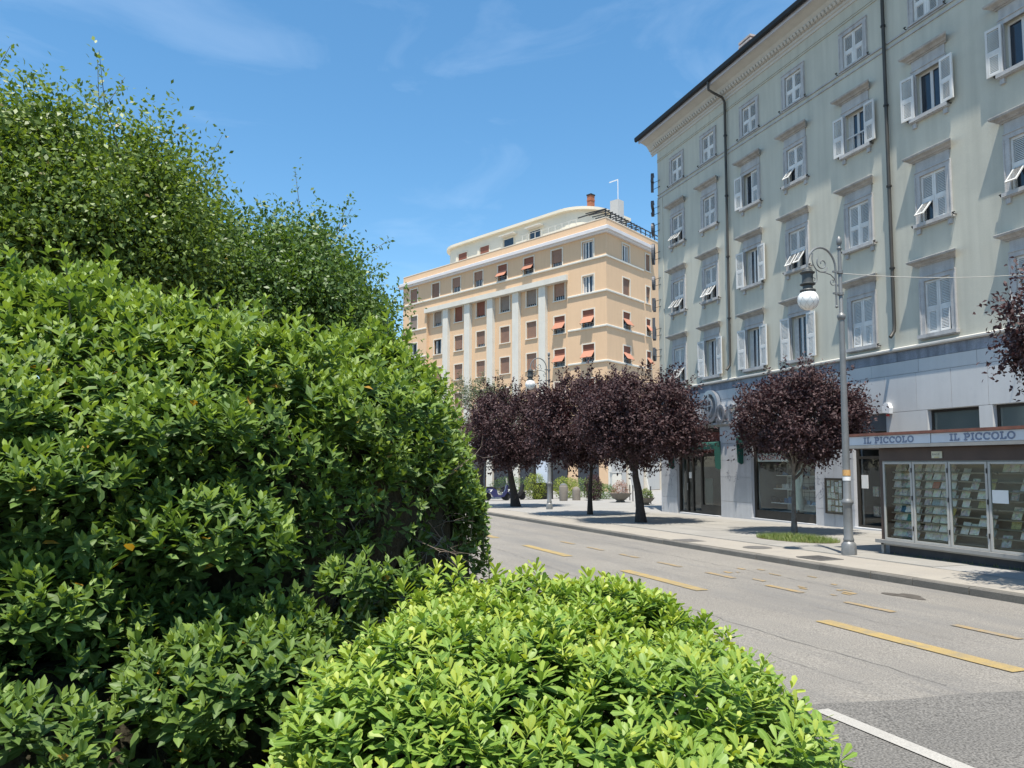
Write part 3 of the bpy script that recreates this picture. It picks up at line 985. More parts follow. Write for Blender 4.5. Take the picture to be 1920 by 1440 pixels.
def surround_mesh(h, attic):
    k = ('su', round(h, 3), attic)
    if k not in WM:
        mb = MB()
        t = 0.12
        for s in (-1, 1):
            a, b = sorted((s * HW, s * (HW + t)))
            mb.box(a, b, -0.045, 0.02, 0, h)
            a, b = sorted((s * (HW + t), s * (HW + t + 0.03)))
            mb.box(a, b, -0.065, 0.02, 0, h)
        mb.box(-HW - t - 0.03, HW + t + 0.03, -0.045, 0.02, h, h + t)
        if attic:
            mb.box(-HW - t - 0.04, HW + t + 0.04, -0.065, 0.02, h + t, h + t + 0.035)
        else:
            mb.box(-HW - t - 0.03, HW + t + 0.03, -0.065, 0.02, h + t, h + t + 0.03)
            mb.box(-HW - t, HW + t, -0.035, 0.02, h + t + 0.03, h + 0.42)
        WM[k] = mb.mesh('window', mat=stone_trim)
    return WM[k]


def hood_mesh():
    if 'hood' not in WM:
        mb = MB()
        pr = [(0.02, 0.0), (-0.06, 0.0), (-0.075, 0.03), (-0.11, 0.035), (-0.15, 0.075), (-0.23, 0.11), (-0.24, 0.12), (-0.255, 0.165), (-0.245, 0.175), (0.02, 0.225)]
        hw = 0.56
        # mitred ends: section widens with projection
        b = len(mb.v)
        n = len(pr)
        for s in (-1, 1):
            for y, z in pr:
                mb.v.append((s * (hw + max(0, -y) * 0.85), y, z))
        mb.f.append(tuple(range(b + n - 1, b - 1, -1)))
        mb.f.append(tuple(range(b + n, b + 2 * n)))
        for i in range(n):
            j = (i + 1) % n
            mb.f.append((b + i, b + j, b + n + j, b + n + i))
        WM['hood'] = mb.mesh('hood', mat=hood_stone)
    return WM['hood']


def sill_mesh(brackets):
    k = ('sill', brackets)
    if k not in WM:
        mb = MB()
        mb.box(-0.60, 0.60, -0.13, 0.02, -0.10, -0.001).box(-0.585, 0.585, -0.10, 0.02, -0.125, -0.10)
        if brackets:
            for s in (-1, 1):
                mb.box(s * 0.49 - 0.06, s * 0.49 + 0.06, -0.06, 0.02, -0.27, -0.125)
        WM[k] = mb.mesh('sill', mat=stone_trim)
    return WM[k]


def sash_mesh(h):
    k = ('sash', round(h, 3))
    if k not in WM:
        mb = MB()
        y0, y1 = 0.10, 0.145
        mb.box(-HW, -HW + .05, y0, y1, 0, h).box(HW - .05, HW, y0, y1, 0, h).box(-HW + .05, HW - .05, y0, y1, h - .05, h).box(-HW + .05, HW - .05, y0, y1, 0, .06)
        mb.box(-.045, .045, y0 - .008, y1 - .004, .06, h - .05)
        WM[k] = mb.mesh('sash', mat=sash_m)
    return WM[k]


hook = MB().tube([(0, 0.02, 0), (0, -0.10, 0), (0.0, -0.12, 0.05)], 0.014, 6)
hook.box(-0.035, 0.035, -0.115, -0.085, 0.03, 0.055)
hook = hook.mesh('shutter_stop', mat=iron_m)
TILT = {'c': 0.0, 't': 1.0}
# per window: (left leaf, right leaf): c closed, t closed with the lower flap pushed out, o folded back open
STATE = {
    (3, 0): 'cc', (3, 1): 'cc', (3, 2): 'cc', (3, 3): 'cc', (3, 4): 'cc', (3, 5): 'cc', (3, 6): 'cc', (3, 7): 'cc',
    (2, 0): 'tt', (2, 1): 'cc', (2, 2): 'oc', (2, 3): 'tc', (2, 4): 'oo', (2, 5): 'oo', (2, 6): 'oo', (2, 7): 'cc',
    (1, 0): 'tt', (1, 1): 'tt', (1, 2): 'oo', (1, 3): 'tt', (1, 4): 'cc', (1, 5): 'tc', (1, 6): 'tc', (1, 7): 'cc',
    (0, 0): 'tt', (0, 1): 'oo', (0, 2): 'oo', (0, 3): 'oo', (0, 4): 'cc', (0, 5): 'cc', (0, 6): 'cc', (0, 7): 'tc'}
for r, (za, zb) in enumerate(ROWS):
    for c, xc in enumerate(COLS):
        h = zb - za
        M = GF @ Matrix.Translation((xc, 0, za))
        st = STATE.get((r, c), 'cc')
        wdw = obj('window', surround_mesh(h, r == 3), gh, M)
        if r < 3:
            obj('hood', hood_mesh(), wdw, M @ Matrix.Translation((0, 0, h + 0.42)))
            obj('sill', sill_mesh(r > 0), wdw, M)
        else:
            part('sill', MB().box(-0.58, 0.58, -0.07, 0.02, -0.05, -0.001), stone_trim, wdw, M)
        obj('sash', sash_mesh(h), wdw, M)
        part('pane', MB().box(-HW + .05, HW - .05, 0.12, 0.13, 0.06, h - .05), dark_glass, wdw, M)
        if st == 'oo' and (r, c) in ((2, 4), (1, 2), (0, 2), (0, 3), (0, 1)):
            part('curtain', MB().box(-HW + .05, -HW + .2, 0.112, 0.118, 0.06, h - .05), curtain_m, wdw, M)
        if (r, c) == (2, 4):
            rl = MB().box(-HW, HW, 0.02, 0.04, 0.48, 0.52)
            for q in range(3):
                rl.box(-0.2 + q * .2 - .008, -0.2 + q * .2 + .008, 0.022, 0.038, 0, 0.48)
            part('guard_rail', rl, sash_m, wdw, M)
        for s, side in ((st[0], 'L'), (st[1], 'R')):
            if s == 'o':
                jit = R(random.uniform(2, 7))
                if side == 'L':
                    ML = M @ Matrix.Translation((-HW - 0.01, -0.10, 0.0)) @ Matrix.Rotation(jit, 4, 'Z') @ Matrix.Translation((-HW, 0, 0))
                else:
                    ML = M @ Matrix.Translation((HW + 0.01, -0.10, 0.0)) @ Matrix.Rotation(-jit, 4, 'Z')
            else:
                ML = M @ Matrix.Translation(((-HW + .001) if side == 'L' else 0.003, 0.03, 0.0))
            obj('shutter', shutter_mesh(h), wdw, ML)
            tilt = R(random.uniform(33, 42)) if s == 't' else (R(random.choice((0, 0, 0, 3))) if s == 'c' else 0)
            MF = ML @ Matrix.Translation((0, -0.022 if tilt else -0.002, h * 0.47 - 0.05)) @ Matrix.Rotation(-tilt, 4, 'X')
            obj('louvre_flap', flap_mesh(h), wdw, MF)
        if r > 0 or c % 2 == 0:
            for s in (-1, 1):
                obj('shutter_stop', hook, wdw, M @ Matrix.Translation((s * 0.64, 0, -0.06)))

# --- ground floor: stone panels, shop openings
OPEN = [(-27.95, -24.80, -0.6, 3.28), (-22.90, -19.65, -0.6, 3.28), (-18.0, -16.7, -0.6, 3.28), (-15.30, -13.79, 0.9, 3.28), (-13.42, -11.9, 0.9, 3.28), (-11.5, -9.9, 0.9, 3.28)]
mb = MB()
wall_holes(mb, XL, XR, -0.7, 5.06, OPEN, 0.03, 0.32)
gfw = part('ground_floor_wall', mb, panel_low, gh, GF)


def clad(x0, x1, z0, z1, mat, bev=0.004):
    g = 0.005
    mb = MB().box(x0 + g, x1 - g, -0.02, 0.029, z0 + g, z1 - g)
    return part('stone_panel', mb, mat, gfw, GF)


def run(x0, x1, z0, z1, ln, mat, off=0.0):
    x = x0
    first = True
    while x < x1 - 0.01:
        e = min(x1, x + (ln * (0.45 + off) if first else ln * random.uniform(0.92, 1.08)))
        if x1 - e < 0.25:
            e = x1
        clad(x, e, z0, z1, mat)
        x, first = e, False


run(XL - .02, -9.0, 4.71, 5.0, 1.45, panel_dirty, 0.2)
run(XL - .02, -9.0, 4.34, 4.71, 1.75, panel_stone, 0.4)
run(XL - .02, -9.0, 3.29, 4.34, 1.06, panel_stone, 0.5)
for x0, x1 in ((XL - .02, -27.95), (-24.80, -22.90), (-19.65, -18.0), (-16.7, -15.30), (-13.79, -13.42), (-11.9, -11.5)):
    n = max(1, round((x1 - x0) / 1.0))
    zs = [-0.5, 0.42, 1.35, 1.98, 2.62, 3.29]
    for i in range(len(zs) - 1):
        for q in range(n):
            clad(x0 + (x1 - x0) * q / n, x0 + (x1 - x0) * (q + 1) / n, zs[i], zs[i + 1], panel_low if zs[i] < 2.6 else panel_stone)
for x0, x1 in ((-15.30, -13.79), (-13.42, -11.9), (-11.5, -9.9)):
    clad(x0, x1, -0.5, 0.9, panel_low)


def interior(x0, x1, z0, z1, dep, mat):
    mb = MB()
    y0, y1 = 0.36, dep
    mb.poly([(x0, y1, z0), (x1, y1, z0), (x1, y1, z1), (x0, y1, z1)])
    mb.poly([(x0, y0, z0), (x0, y1, z0), (x0, y1, z1), (x0, y0, z1)])
    mb.poly([(x1, y0, z0), (x1, y0, z1), (x1, y1, z1), (x1, y1, z0)])
    mb.poly([(x0, y0, z0), (x1, y0, z0), (x1, y1, z0), (x0, y1, z0)])
    mb.poly([(x0, y0, z1), (x0, y1, z1), (x1, y1, z1), (x1, y0, z1)])
    return part('shop_interior', mb, mat, gh, GF)


def frame_rect(mb, x0, x1, z0, z1, t, y0, y1):
    mb.box(x0, x0 + t, y0, y1, z0, z1).box(x1 - t, x1, y0, y1, z0, z1).box(x0 + t, x1 - t, y0, y1, z1 - t, z1).box(x0 + t, x1 - t, y0, y1, z0, z0 + t)


# shop window with the display
gw = gz(21) + PAVE
interior(-22.9, -19.65, gw - .05, 3.2, 1.9, inner_m)
mb = MB()
frame_rect(mb, -22.90, -19.65, gw + .02, 3.28, 0.12, 0.10, 0.2)
mb.box(-22.78, -19.77, 0.10, 0.2, gw + .14, gw + .34)
sf = part('shop_window', mb, frame_dark, gh, GF)
part('pane', MB().box(-22.78, -19.77, 0.145, 0.155, gw + .34, 3.16), glass_m, sf, GF)
ban = part('banner', MB().box(-22.76, -19.8, 0.165, 0.18, 1.92, 2.22), white_plain, sf, GF)
obj('banner_lettering', text_mesh('VENDITA A', 0.26, 0.002, red_print), sf, GF @ Matrix.Translation((-22.68, 0.162, 1.975)) @ STAND @ Matrix.Scale(1.0, 4))
obj('banner_lettering', text_mesh('INI', 0.26, 0.002, red_print), sf, GF @ Matrix.Translation((-20.6, 0.162, 1.975)) @ STAND)
part('roller_box', MB().box(-22.78, -19.77, 0.22, 0.42, 2.3, 3.2), frame_dark, sf, GF)
part('threshold', MB().box(-22.95, -19.6, -0.08, 0.09, gw - .1, gw + .05), panel_low, gh, GF)
# display shelves and goods
for q, z in enumerate((0.42, 0.92, 1.40)):
    part('display_shelf', MB().box(-22.75, -19.8, 0.7 + q * .12, 1.2 + q * .12, z, z + 0.03), inner_white, gh, GF)
part('display_back', MB().box(-22.85, -21.3, 1.5, 1.52, gw, 2.3), inner_white, gh, GF)
part('display_floor', MB().box(-22.85, -19.7, 0.24, 1.5, gw - .04, gw + .30), inner_white, gh, GF)
gridm = MB()
for q in range(10):
    gridm.box(-22.75, -21.35, 1.48, 1.495, 0.5 + q * .16, 0.51 + q * .16)
for q in range(6):
    gridm.box(-22.7 + q * .26, -22.69 + q * .26, 1.475, 1.48, 0.3, 2.1)
part('wire_grid', gridm, iron_m, gh, GF)
goods_cols = [nmat('goods_blue', (0.03, 0.14, 0.30), None, 9, .5), nmat('goods_white', (0.55, 0.56, 0.56), None, 9, .6), nmat('goods_dark', (0.04, 0.04, 0.045), None, 9, .5), nmat('goods_teal', (0.05, 0.22, 0.20), None, 9, .5), nmat('goods_tan', (0.32, 0.24, 0.16), None, 9, .7), nmat('goods_pale_blue', (0.22, 0.40, 0.55), None, 9, .5)]
for q in range(30):
    s = q % 3
    x = -22.6 + (q // 3) * 0.285 + random.uniform(-.03, .03)
    wq, hq, dq = random.uniform(.13, .25), random.uniform(.10, .30), random.uniform(.1, .2)
    z = (0.452, 0.952, 1.432)[s]
    y0 = 0.74 + s * .12
    mb = MB()
    mb.prism([(-wq / 2, 0), (wq / 2, 0), (wq / 2 * random.uniform(.6, 1), hq * random.uniform(.5, 1)), (-wq / 2 * random.uniform(.5, 1), hq)], 'y', 0, dq)
    M = GF @ Matrix.Translation((x, y0, z)) @ Matrix.Rotation(random.uniform(-.5, .5), 4, 'Z')
    obj('display_article', mb.mesh('goods'), None, M, '%s small article on the %s shelf in the shop window' % (('leftmost', 'second', 'third', 'fourth', 'fifth', 'sixth', 'seventh', 'eighth', 'ninth', 'rightmost')[q // 3], ('lowest', 'middle', 'top')[s]), 'goods', 'goods shown in the shop window', mat=goods_cols[random.randrange(6)])
# mannequin in a long pale dress
mq = thing('mannequin', tuple(GF @ Vector((-21.05, 0.48, gw + .305))), 'pale mannequin in a long light dress behind the shop window', 'mannequin')
mann_m = nmat('mannequin_skin', (0.60, 0.56, 0.50), None, 6, .5)
dress_m = nmat('pale_dress', (0.46, 0.52, 0.47), (0.40, 0.46, 0.42), 14, .85, 0.1, 40)
MM = GF @ Matrix.Translation((-21.05, 0.48, gw + .305))
part('stand', MB().lathe([(0.17, 0.0), (0.17, 0.015), (0.02, 0.03), (0.015, 0.3)], seg=16), iron_m, mq, MM)
part('dress', MB().lathe([(0.21, 0.12), (0.205, 0.3), (0.18, 0.7), (0.165, 0.95), (0.14, 1.08), (0.125, 1.15), (0.15, 1.3), (0.175, 1.42), (0.165, 1.47), (0.07, 1.52)], seg=22, sy=0.68), dress_m, mq, MM, smooth=True)
part('head', MB().lathe([(0.045, 1.47), (0.042, 1.58), (0.06, 1.62), (0.082, 1.69), (0.088, 1.76), (0.075, 1.83), (0.04, 1.87), (0.004, 1.885)], seg=16, sy=1.12), mann_m, mq, MM, smooth=True)
for s in (-1, 1):
    part('arm', MB().tube([(s * .165, 0, 1.45), (s * .215, 0, 1.3), (s * .235, -.02, 1.1), (s * .225, -.07, 0.92), (s * .215, -.10, 0.82)], [0.05, 0.055, 0.048, 0.035, 0.022], 10), dress_m, mq, MM, smooth=True)

# entrance of the shop on the corner: doors and a pane
gd = gz(26) + PAVE
interior(-27.95, -24.80, gd - .05, 3.2, 3.2, inner_m)
mb = MB()
frame_rect(mb, -27.95, -24.80, gd + .01, 3.28, 0.10, 0.10, 0.2)
for x in (-27.35, -26.95, -26.28):
    mb.box(x - .05, x + .05, 0.10, 0.2, gd + .11, 3.18)
mb.box(-27.85, -24.90, 0.102, 0.198, 2.15, 2.27)
mb.box(-26.23, -24.90, 0.098, 0.2, gd + .11, gd + .42)
sd_ = part('shop_entrance', mb, frame_dark, gh, GF)
for a, b, z in ((-27.85, -27.40, gd + .11), (-27.30, -27.0, gd + .11), (-26.9, -26.33, gd + .11), (-26.23, -24.9, gd + .42)):
    part('pane', MB().box(a, b, 0.145, 0.155, z, 2.15), glass_m, sd_, GF)
part('door_handle', MB().box(-27.28, -27.25, 0.05, 0.08, 0.75, 1.05), kiosk_alu, sd_, GF)
part('green_panel', MB().box(-26.2, -25.65, 0.20, 0.22, gd + .15, 1.25), nmat('dark_green_board', (0.02, 0.045, 0.04), None, 4, .5), sd_, GF)
part('door_notice', MB().box(-27.25, -27.05, 0.135, 0.143, 1.25, 1.5), white_plain, sd_, GF)
part('threshold', MB().box(-27.6, -24.8, -0.14, 0.09, gd - .1, gd + .045), panel_low, gh, GF)
part('red_blind', MB().box(-26.2, -24.92, 0.16, 0.18, 2.3, 3.1), nmat('red_brown_cloth', (0.16, 0.04, 0.025), None, 4, .8), sd_, GF)
# narrow doorway with roller shutter above, behind the kiosk
gn = gz(17.3) + PAVE
interior(-18.0, -16.7, gn - .05, 3.2, 2.2, nmat('dim_interior', (0.09, 0.085, 0.08), None, 3, .9))
mb = MB()
frame_rect(mb, -18.0, -16.7, gn + .02, 2.78, 0.09, 0.10, 0.2)
mb.box(-17.91, -16.79, 0.10, 0.2, 1.98, 2.06)
nd_ = part('doorway', mb, frame_dark, gh, GF)
part('pane', MB().box(-17.91, -16.79, 0.145, 0.155, gn + .11, 1.98), glass_m, nd_, GF)
part('roller_shutter', MB().box(-18.0, -16.7, 0.08, 0.20, 2.78, 3.28), nmat('grey_roller', (0.13, 0.14, 0.15), None, 3, .5), nd_, GF)
for q in range(6):
    part('roller_slat', MB().box(-18.0, -16.7, 0.066, 0.08, 2.79 + q * .082, 2.855 + q * .082), MATS['grey_roller'], nd_, GF)
part('threshold', MB().box(-18.02, -16.68, -0.1, 0.09, gn - .1, gn + .05), panel_low, gh, GF)
for q in range(8):
    x, z = -17.8 + (q % 4) * .27, 0.25 + (q // 4) * .6
    M = GF @ Matrix.Translation((x, 0.6, z))
    part('door_display', MB().box(-.1, .1, 0, .03, 0, .3), mag_m, nd_, M)
part('door_notice', MB().box(-17.85, -17.6, 0.13, 0.142, 1.1, 1.5), white_plain, nd_, GF)
# high windows behind the kiosk
for x0, x1 in ((-15.30, -13.79), (-13.42, -11.9), (-11.5, -9.9)):
    mb = MB()
    frame_rect(mb, x0, x1, 0.9, 3.28, 0.07, 0.12, 0.18)
    hw_ = part('shop_window', mb, frame_dark, gh, GF)
    part('pane', MB().box(x0 + .07, x1 - .07, 0.145, 0.155, 0.97, 3.21), nmat('grey_green_pane', (0.10, 0.125, 0.12), (0.13, 0.15, 0.14), 0.7, 0.12, spec=.6), hw_, GF)
# metal letters over the entrance
sg = thing('shop_sign', tuple(GF @ Vector((-25.0, -0.1, 3.42))), 'large steel script letters mounted above the shop entrance', 'shop sign')


def ell(cx, cz, rx, rz, a0, a1, n=24):
    return [(cx + rx * math.cos(R(a0 + (a1 - a0) * i / n)), cz + rz * math.sin(R(a0 + (a1 - a0) * i / n))) for i in range(n + 1)]


def sign_letter(strokes, wd, y0=-0.20, y1=-0.05):
    mb = MB()
    for q, st in enumerate(strokes):
        closed = st[0] == 'o'
        p = st[1]
        mb.stroke(p[:-1] if closed else p, wd if len(st) < 3 else st[2], y0 - 0.003 * q, y1, closed)
    return mb


dl = [('-', ell(-25.22, 4.10, 0.50, 0.57, 150, -75, 30) + [(-25.35, 3.46), (-25.75, 3.46)]), ('o', ell(-25.30, 4.10, 0.24, 0.32, 0, 360, 24), 0.09), ('-', [(-25.27, 4.66), (-25.36, 3.48)], 0.10), ('-', [(-25.52, 4.08), (-25.08, 4.14)], 0.06), ('-', ell(-25.22, 4.10, 0.50, 0.57, 150, 240, 12), 0.08)]
part('letter', sign_letter(dl, 0.15), letter_metal, sg, GF)
ol = [('o', ell(-24.48, 3.78, 0.20, 0.30, 0, 360, 24), 0.11), ('-', [(-24.75, 3.44), (-24.70, 3.6)], 0.1)]
part('letter', sign_letter(ol, 0.12), letter_metal, sg, GF)
rl = [('-', [(-24.02, 4.02), (-24.08, 3.46)], 0.12), ('-', [(-24.12, 3.98), (-23.92, 3.96), (-23.8, 4.06), (-23.68, 4.0)], 0.10)]
part('letter', sign_letter(rl, 0.12), letter_metal, sg, GF)
part('rail', MB().box(-25.9, -23.4, -0.14, -0.022, 3.36, 3.44), stone_trim, sg, GF)
# green awnings
for a, b, lab in ((-23.35, -19.55, 'dark green canvas awning folded over the shop window'), (-28.15, -24.75, 'dark green canvas awning over the corner shop entrance')):
    gt = thing('awning', tuple(GF @ Vector(((a + b) / 2, -0.3, 2.9))), lab, 'awning')
    top = 2.92 if a > -24 else 2.72
    part('cover', MB().prism([(-0.025, top), (-0.30, top - 0.07), (-0.33, top - 0.14), (-0.31, top - 0.15), (-0.28, top - 0.09), (-0.025, top - 0.03)], 'x', a, b), awn_green, gt, GF)
    part('valance', MB().box(a, b, -0.335, -0.325, top - 0.30, top - 0.145), awn_green, gt, GF)
    for x in (a, b - .012):
        part('side_flap', MB().prism([(-0.33, top - 0.14), (-0.025, top - 0.03), (-0.025, top - 1.06), (-0.12, top - 1.10), (-0.28, top - 1.02)], 'x', x, x + .012), awn_green, gt, GF)
    part('front_bar', MB().tube([(a, -0.315, top - 0.32), (b, -0.315, top - 0.32)], 0.014, 8), kiosk_alu, gt, GF)
# notice board
nbm = thing('notice_board', tuple(GF @ Vector((-18.78, -0.06, 0.3))), 'black framed notice board full of pinned papers on the stone wall', 'notice board')
mb = MB()
frame_rect(mb, -19.16, -18.38, 0.28, 1.39, 0.05, -0.085, -0.021)
part('frame', mb, frame_dark, nbm, GF)
part('backing', MB().box(-19.11, -18.43, -0.05, -0.0215, 0.33, 1.34), nmat('cork', (0.20, 0.15, 0.09), None, 20, .9), nbm, GF)
for q in range(5):
    for s in range(4):
        x0 = -19.09 + s * .165 + random.uniform(0, .02)
        z0 = 0.36 + q * .195 + random.uniform(-.01, .02)
        part('paper', MB().box(x0, x0 + random.uniform(.11, .16), -0.056, -0.0505 - .001 * (s % 2), z0, z0 + random.uniform(.13, .19)), paper_m, nbm, GF)
part('glass', MB().box(-19.11, -18.43, -0.075, -0.07, 0.33, 1.34), glass_m, nbm, GF)
# alarm siren box
al = thing('alarm_siren', tuple(GF @ Vector((-16.58, -0.1, 3.2))), 'white alarm siren box with red lens on the stone wall', 'alarm box')
part('housing', MB().prism([(-16.70, 3.30), (-16.46, 3.26), (-16.44, 3.42), (-16.50, 3.56), (-16.62, 3.58), (-16.71, 3.48)], 'y', -0.15, -0.021), white_plain, al, GF)
part('lens', MB().lathe([(0.05, 0), (0.045, 0.05), (0.01, 0.07)], (-16.57, -0.09, 3.19), 12), red_plain, al, GF)
# scribbled graffiti on the pillars, flat paint strokes
gr_m = nmat('graffiti_paint', (0.14, 0.15, 0.19), None, 5, .8)


def scribble(x0, x1, z0, z1, n, seed):
    r_ = random.Random(seed)
    mb = MB()
    for q in range(n):
        x, z = r_.uniform(x0, x1), r_.uniform(z0, z1)
        a = r_.uniform(0, 6.28)
        pts = []
        for i in range(9):
            pts.append((x, z))
            a += r_.uniform(-1.2, 1.4)
            x += .035 * math.cos(a)
            z += .045 * math.sin(a)
        mb.stroke(pts, 0.010, -0.0225, -0.0208)
    return mb


for q, (a, b, c, d, n) in enumerate(((-29.0, -28.2, 0.95, 1.55, 9), (-24.45, -23.6, 1.3, 1.6, 7), (-19.55, -19.25, 0.75, 1.25, 10))):
    part('graffiti', scribble(a, b, c, d, n, q), gr_m, gfw, GF, kind='stuff')
# vertical sign of separate letters standing off the corner
vsn = thing('vertical_letter_sign', (FX - 0.05, 29.35, 6.5), 'column of dark metal letters standing off the far corner of the green house', 'sign')
VF = face_frame((FX - 0.16, 29.42, 0), (0.60, 0.80, 0), (0.80, -0.60, 0))
shapes = {
    'f': [('-', ell(0.22, 0.70, 0.16, 0.2, 30, 180, 10) + [(0.06, 0.0)]), ('-', [(-0.08, 0.5), (0.25, 0.5)])],
    's': [('-', ell(0.1, 0.62, 0.17, 0.14, 20, 250, 12) + ell(0.1, 0.3, 0.17, 0.17, 80, -150, 12))],
    'a': [('o', ell(0.1, 0.28, 0.18, 0.24, 0, 360, 18)), ('-', [(0.28, 0.55), (0.28, 0.0)])],
    'O': [('o', ell(0.1, 0.42, 0.24, 0.44, 0, 360, 24))],
    'o': [('o', ell(0.1, 0.28, 0.19, 0.27, 0, 360, 20))],
    'n': [('-', [(-0.08, 0.0), (-0.08, 0.55)]), ('-', ell(0.1, 0.36, 0.18, 0.18, 180, 0, 10) + [(0.28, 0.0)])],
    'b': [('-', [(-0.1, 0.95), (-0.1, 0.0)]), ('o', ell(0.1, 0.27, 0.2, 0.27, 0, 360, 18))],
    'u': [('-', [(-0.1, 0.55), (-0.1, 0.2)] + ell(0.09, 0.2, 0.19, 0.19, 180, 360, 12) + [(0.28, 0.55)])]}
for chx, z in zip('fsaOonbu', (14.25, 13.05, 12.25, 10.95, 9.75, 8.75, 7.45, 6.5)):
    sc_ = 1.0
    part('letter', sign_letter(shapes[chx], 0.10, -0.06, 0.06), letter_dark, vsn, VF @ Matrix.Translation((-0.1, 0, z)))
    for dz in (0.15, 0.45):
        p = VF @ Vector((0.05, 0, z + dz))
        part('bracket_rod', MB().tube([tuple(p), (FX - 0.005, 29.0, z + dz + .02)], 0.011, 5), iron_m, vsn)

# ------------------------------------------------------------------ the news kiosk
KF = face_frame((12.40, 0, 0), (0, -1, 0), (-1, 0, 0))
kg = gz(11) + PAVE
kk = thing('news_kiosk', (13.2, 10.5, kg), 'brown newspaper kiosk with glazed display doors and a white sign band on its roof edge', 'kiosk')
kl, kr = -12.32, -7.9
part('plinth', MB().box(kl + .18, kr, 0.10, 1.6, kg - .1, 0.16), kiosk_dark, kk, KF)
part('floor_slab', MB().box(kl + .05, kr, 0.0, 1.65, 0.16, 0.20), kiosk_alu, kk, KF)
part('sill', MB().box(kl, kr, -0.10, 0.12, 0.20, 0.27), kiosk_alu, kk, KF)
part('corner_leg', MB().box(kl + .06, kl + .12, 0.0, 0.06, kg - .02, 0.2), kiosk_alu, kk, KF)
part('corner_post', MB().box(kl + .08, kl + .16, 0.0, 0.10, 0.27, 2.10), kiosk_brown, kk, KF)
part('side_wall', MB().box(kl + .08, kl + .12, 0.10, 1.65, 0.2, 2.12), kiosk_brown, kk, KF)
part('back_wall', MB().box(kl + .12, kr, 1.58, 1.65, 0.2, 2.12), kiosk_brown, kk, KF)
part('rack_back', MB().box(kl + .16, kr, 0.42, 0.45, 0.27, 1.90), rack_m, kk, KF)
part('lintel', MB().box(kl + .10, kr, -0.02, 0.12, 1.885, 2.14), kiosk_brown, kk, KF)
part('head_strip', MB().box(kl + .16, kr, 0.0, 0.05, 1.862, 1.884), kiosk_alu, kk, KF)
rf = part('roof', MB().box(-12.98, kr + .1, -0.16, 1.85, 2.145, 2.40), kiosk_brown, kk, KF)
part('roof_cap', MB().box(-13.03, kr + .1, -0.22, 1.9, 2.405, 2.46), kiosk_rust, kk, KF)
part('lower_trim', MB().box(-13.01, kr + .1, -0.20, -0.163, 2.15, 2.215), kiosk_alu, kk, KF)
SLAB = {
    'I': (0.42, [[(.21, 0), (.21, 1)], [(.02, .06), (.40, .06)], [(.02, .94), (.40, .94)]]),
    'L': (0.70, [[(.2, 0), (.2, 1)], [(.02, .94), (.40, .94)], [(.02, .06), (.66, .06)], [(.62, .06), (.62, .34)]]),
    'P': (0.75, [[(.2, 0), (.2, 1)], [(.02, .06), (.40, .06)], [(.02, .94), (.26, .94)], [(.2, .94), (.45, .94)] + ell(.45, .70, .22, .24, 90, -90, 10) + [(.2, .46)]]),
    'C': (0.84, [ell(.44, .5, .36, .45, 38, 322, 22), [(.74, .62), (.74, .98)]]),
    'O': (0.86, [ell(.43, .5, .36, .45, 0, 360, 26)])}


def slab_text(txt, hgt, sx, wd):
    """one mesh builder per letter, placed along x"""
    outl = []
    x = 0
    for chx in txt:
        if chx == ' ':
            x += 0.45
            continue
        adv, strokes = SLAB[chx]
        mb = MB()
        for q, st in enumerate(strokes):
            p = [((x + a) * hgt * sx, b * hgt) for a, b in st]
            if chx == 'O':
                mb.stroke(p[:-1], wd, -0.006, 0.0, True)
            else:
                mb.stroke(p, wd, -0.006 - 0.0006 * q, 0.0)
        outl.append(mb)
        x += adv + 0.10
    return outl, x * hgt * sx


bounds = [-12.86, -10.80, -8.74, kr + .1]
for i in range(3):
    a, b = bounds[i], bounds[i + 1]
    pn = part('sign_panel', MB().box(a + .01, b - .01, -0.185, -0.163, 2.22, 2.40), sign_white, kk, KF)
    if i == 2:
        continue
    mbt, wt = slab_text('IL PICCOLO', 0.125, 1.32, 0.027)
    for lt in mbt:
        part('letter', lt, sign_blue, pn, KF @ Matrix.Translation(((a + b) / 2 - wt / 2 + .02, -0.186, 2.247)))
nt_ = part('small_plate', MB().box(-10.93, -10.70, -0.035, -0.021, 1.93, 2.06), nmat('cream_plate', (0.55, 0.54, 0.42), None, 6, .6), kk, KF)
obj('plate_lettering', text_mesh('B A S E', 0.052, 0.001, dark_print), nt_, KF @ Matrix.Translation((-10.91, -0.037, 1.985)) @ STAND)
part('plate_strip', MB().box(-10.87, -10.76, -0.037, -0.0352, 1.942, 1.955), mag_col['yellow'], nt_, KF)
# display doors
dx = [-12.13, -11.40, -10.59, -9.79, -8.99, -8.2]
for i in range(5):
    a, b = dx[i], dx[i + 1]
    mb = MB()
    frame_rect(mb, a + .008, b - .008, 0.275, 1.858, 0.042, -0.035, 0.0)
    dd_ = part('display_door', mb, kiosk_frame, kk, KF)
    part('pane', MB().box(a + .05, b - .05, -0.02, -0.014, 0.317, 1.816), kiosk_glass, dd_, KF)
    for z in (0.5, 1.1, 1.65):
        part('hinge', MB().box(b - .02, b - .001, -0.05, -0.036, z, z + .09), iron_m, dd_, KF)
    for s in range(9):
        z = 0.33 + s * 0.165
        part('shelf', MB().prism([(0.40, z), (0.12 + .012 * s, z - .01), (0.117 + .012 * s, z + .012), (0.12 + .012 * s, z + .014), (0.40, z + .012)], 'x', a + .02, b - .02), rack_m, kk, KF)
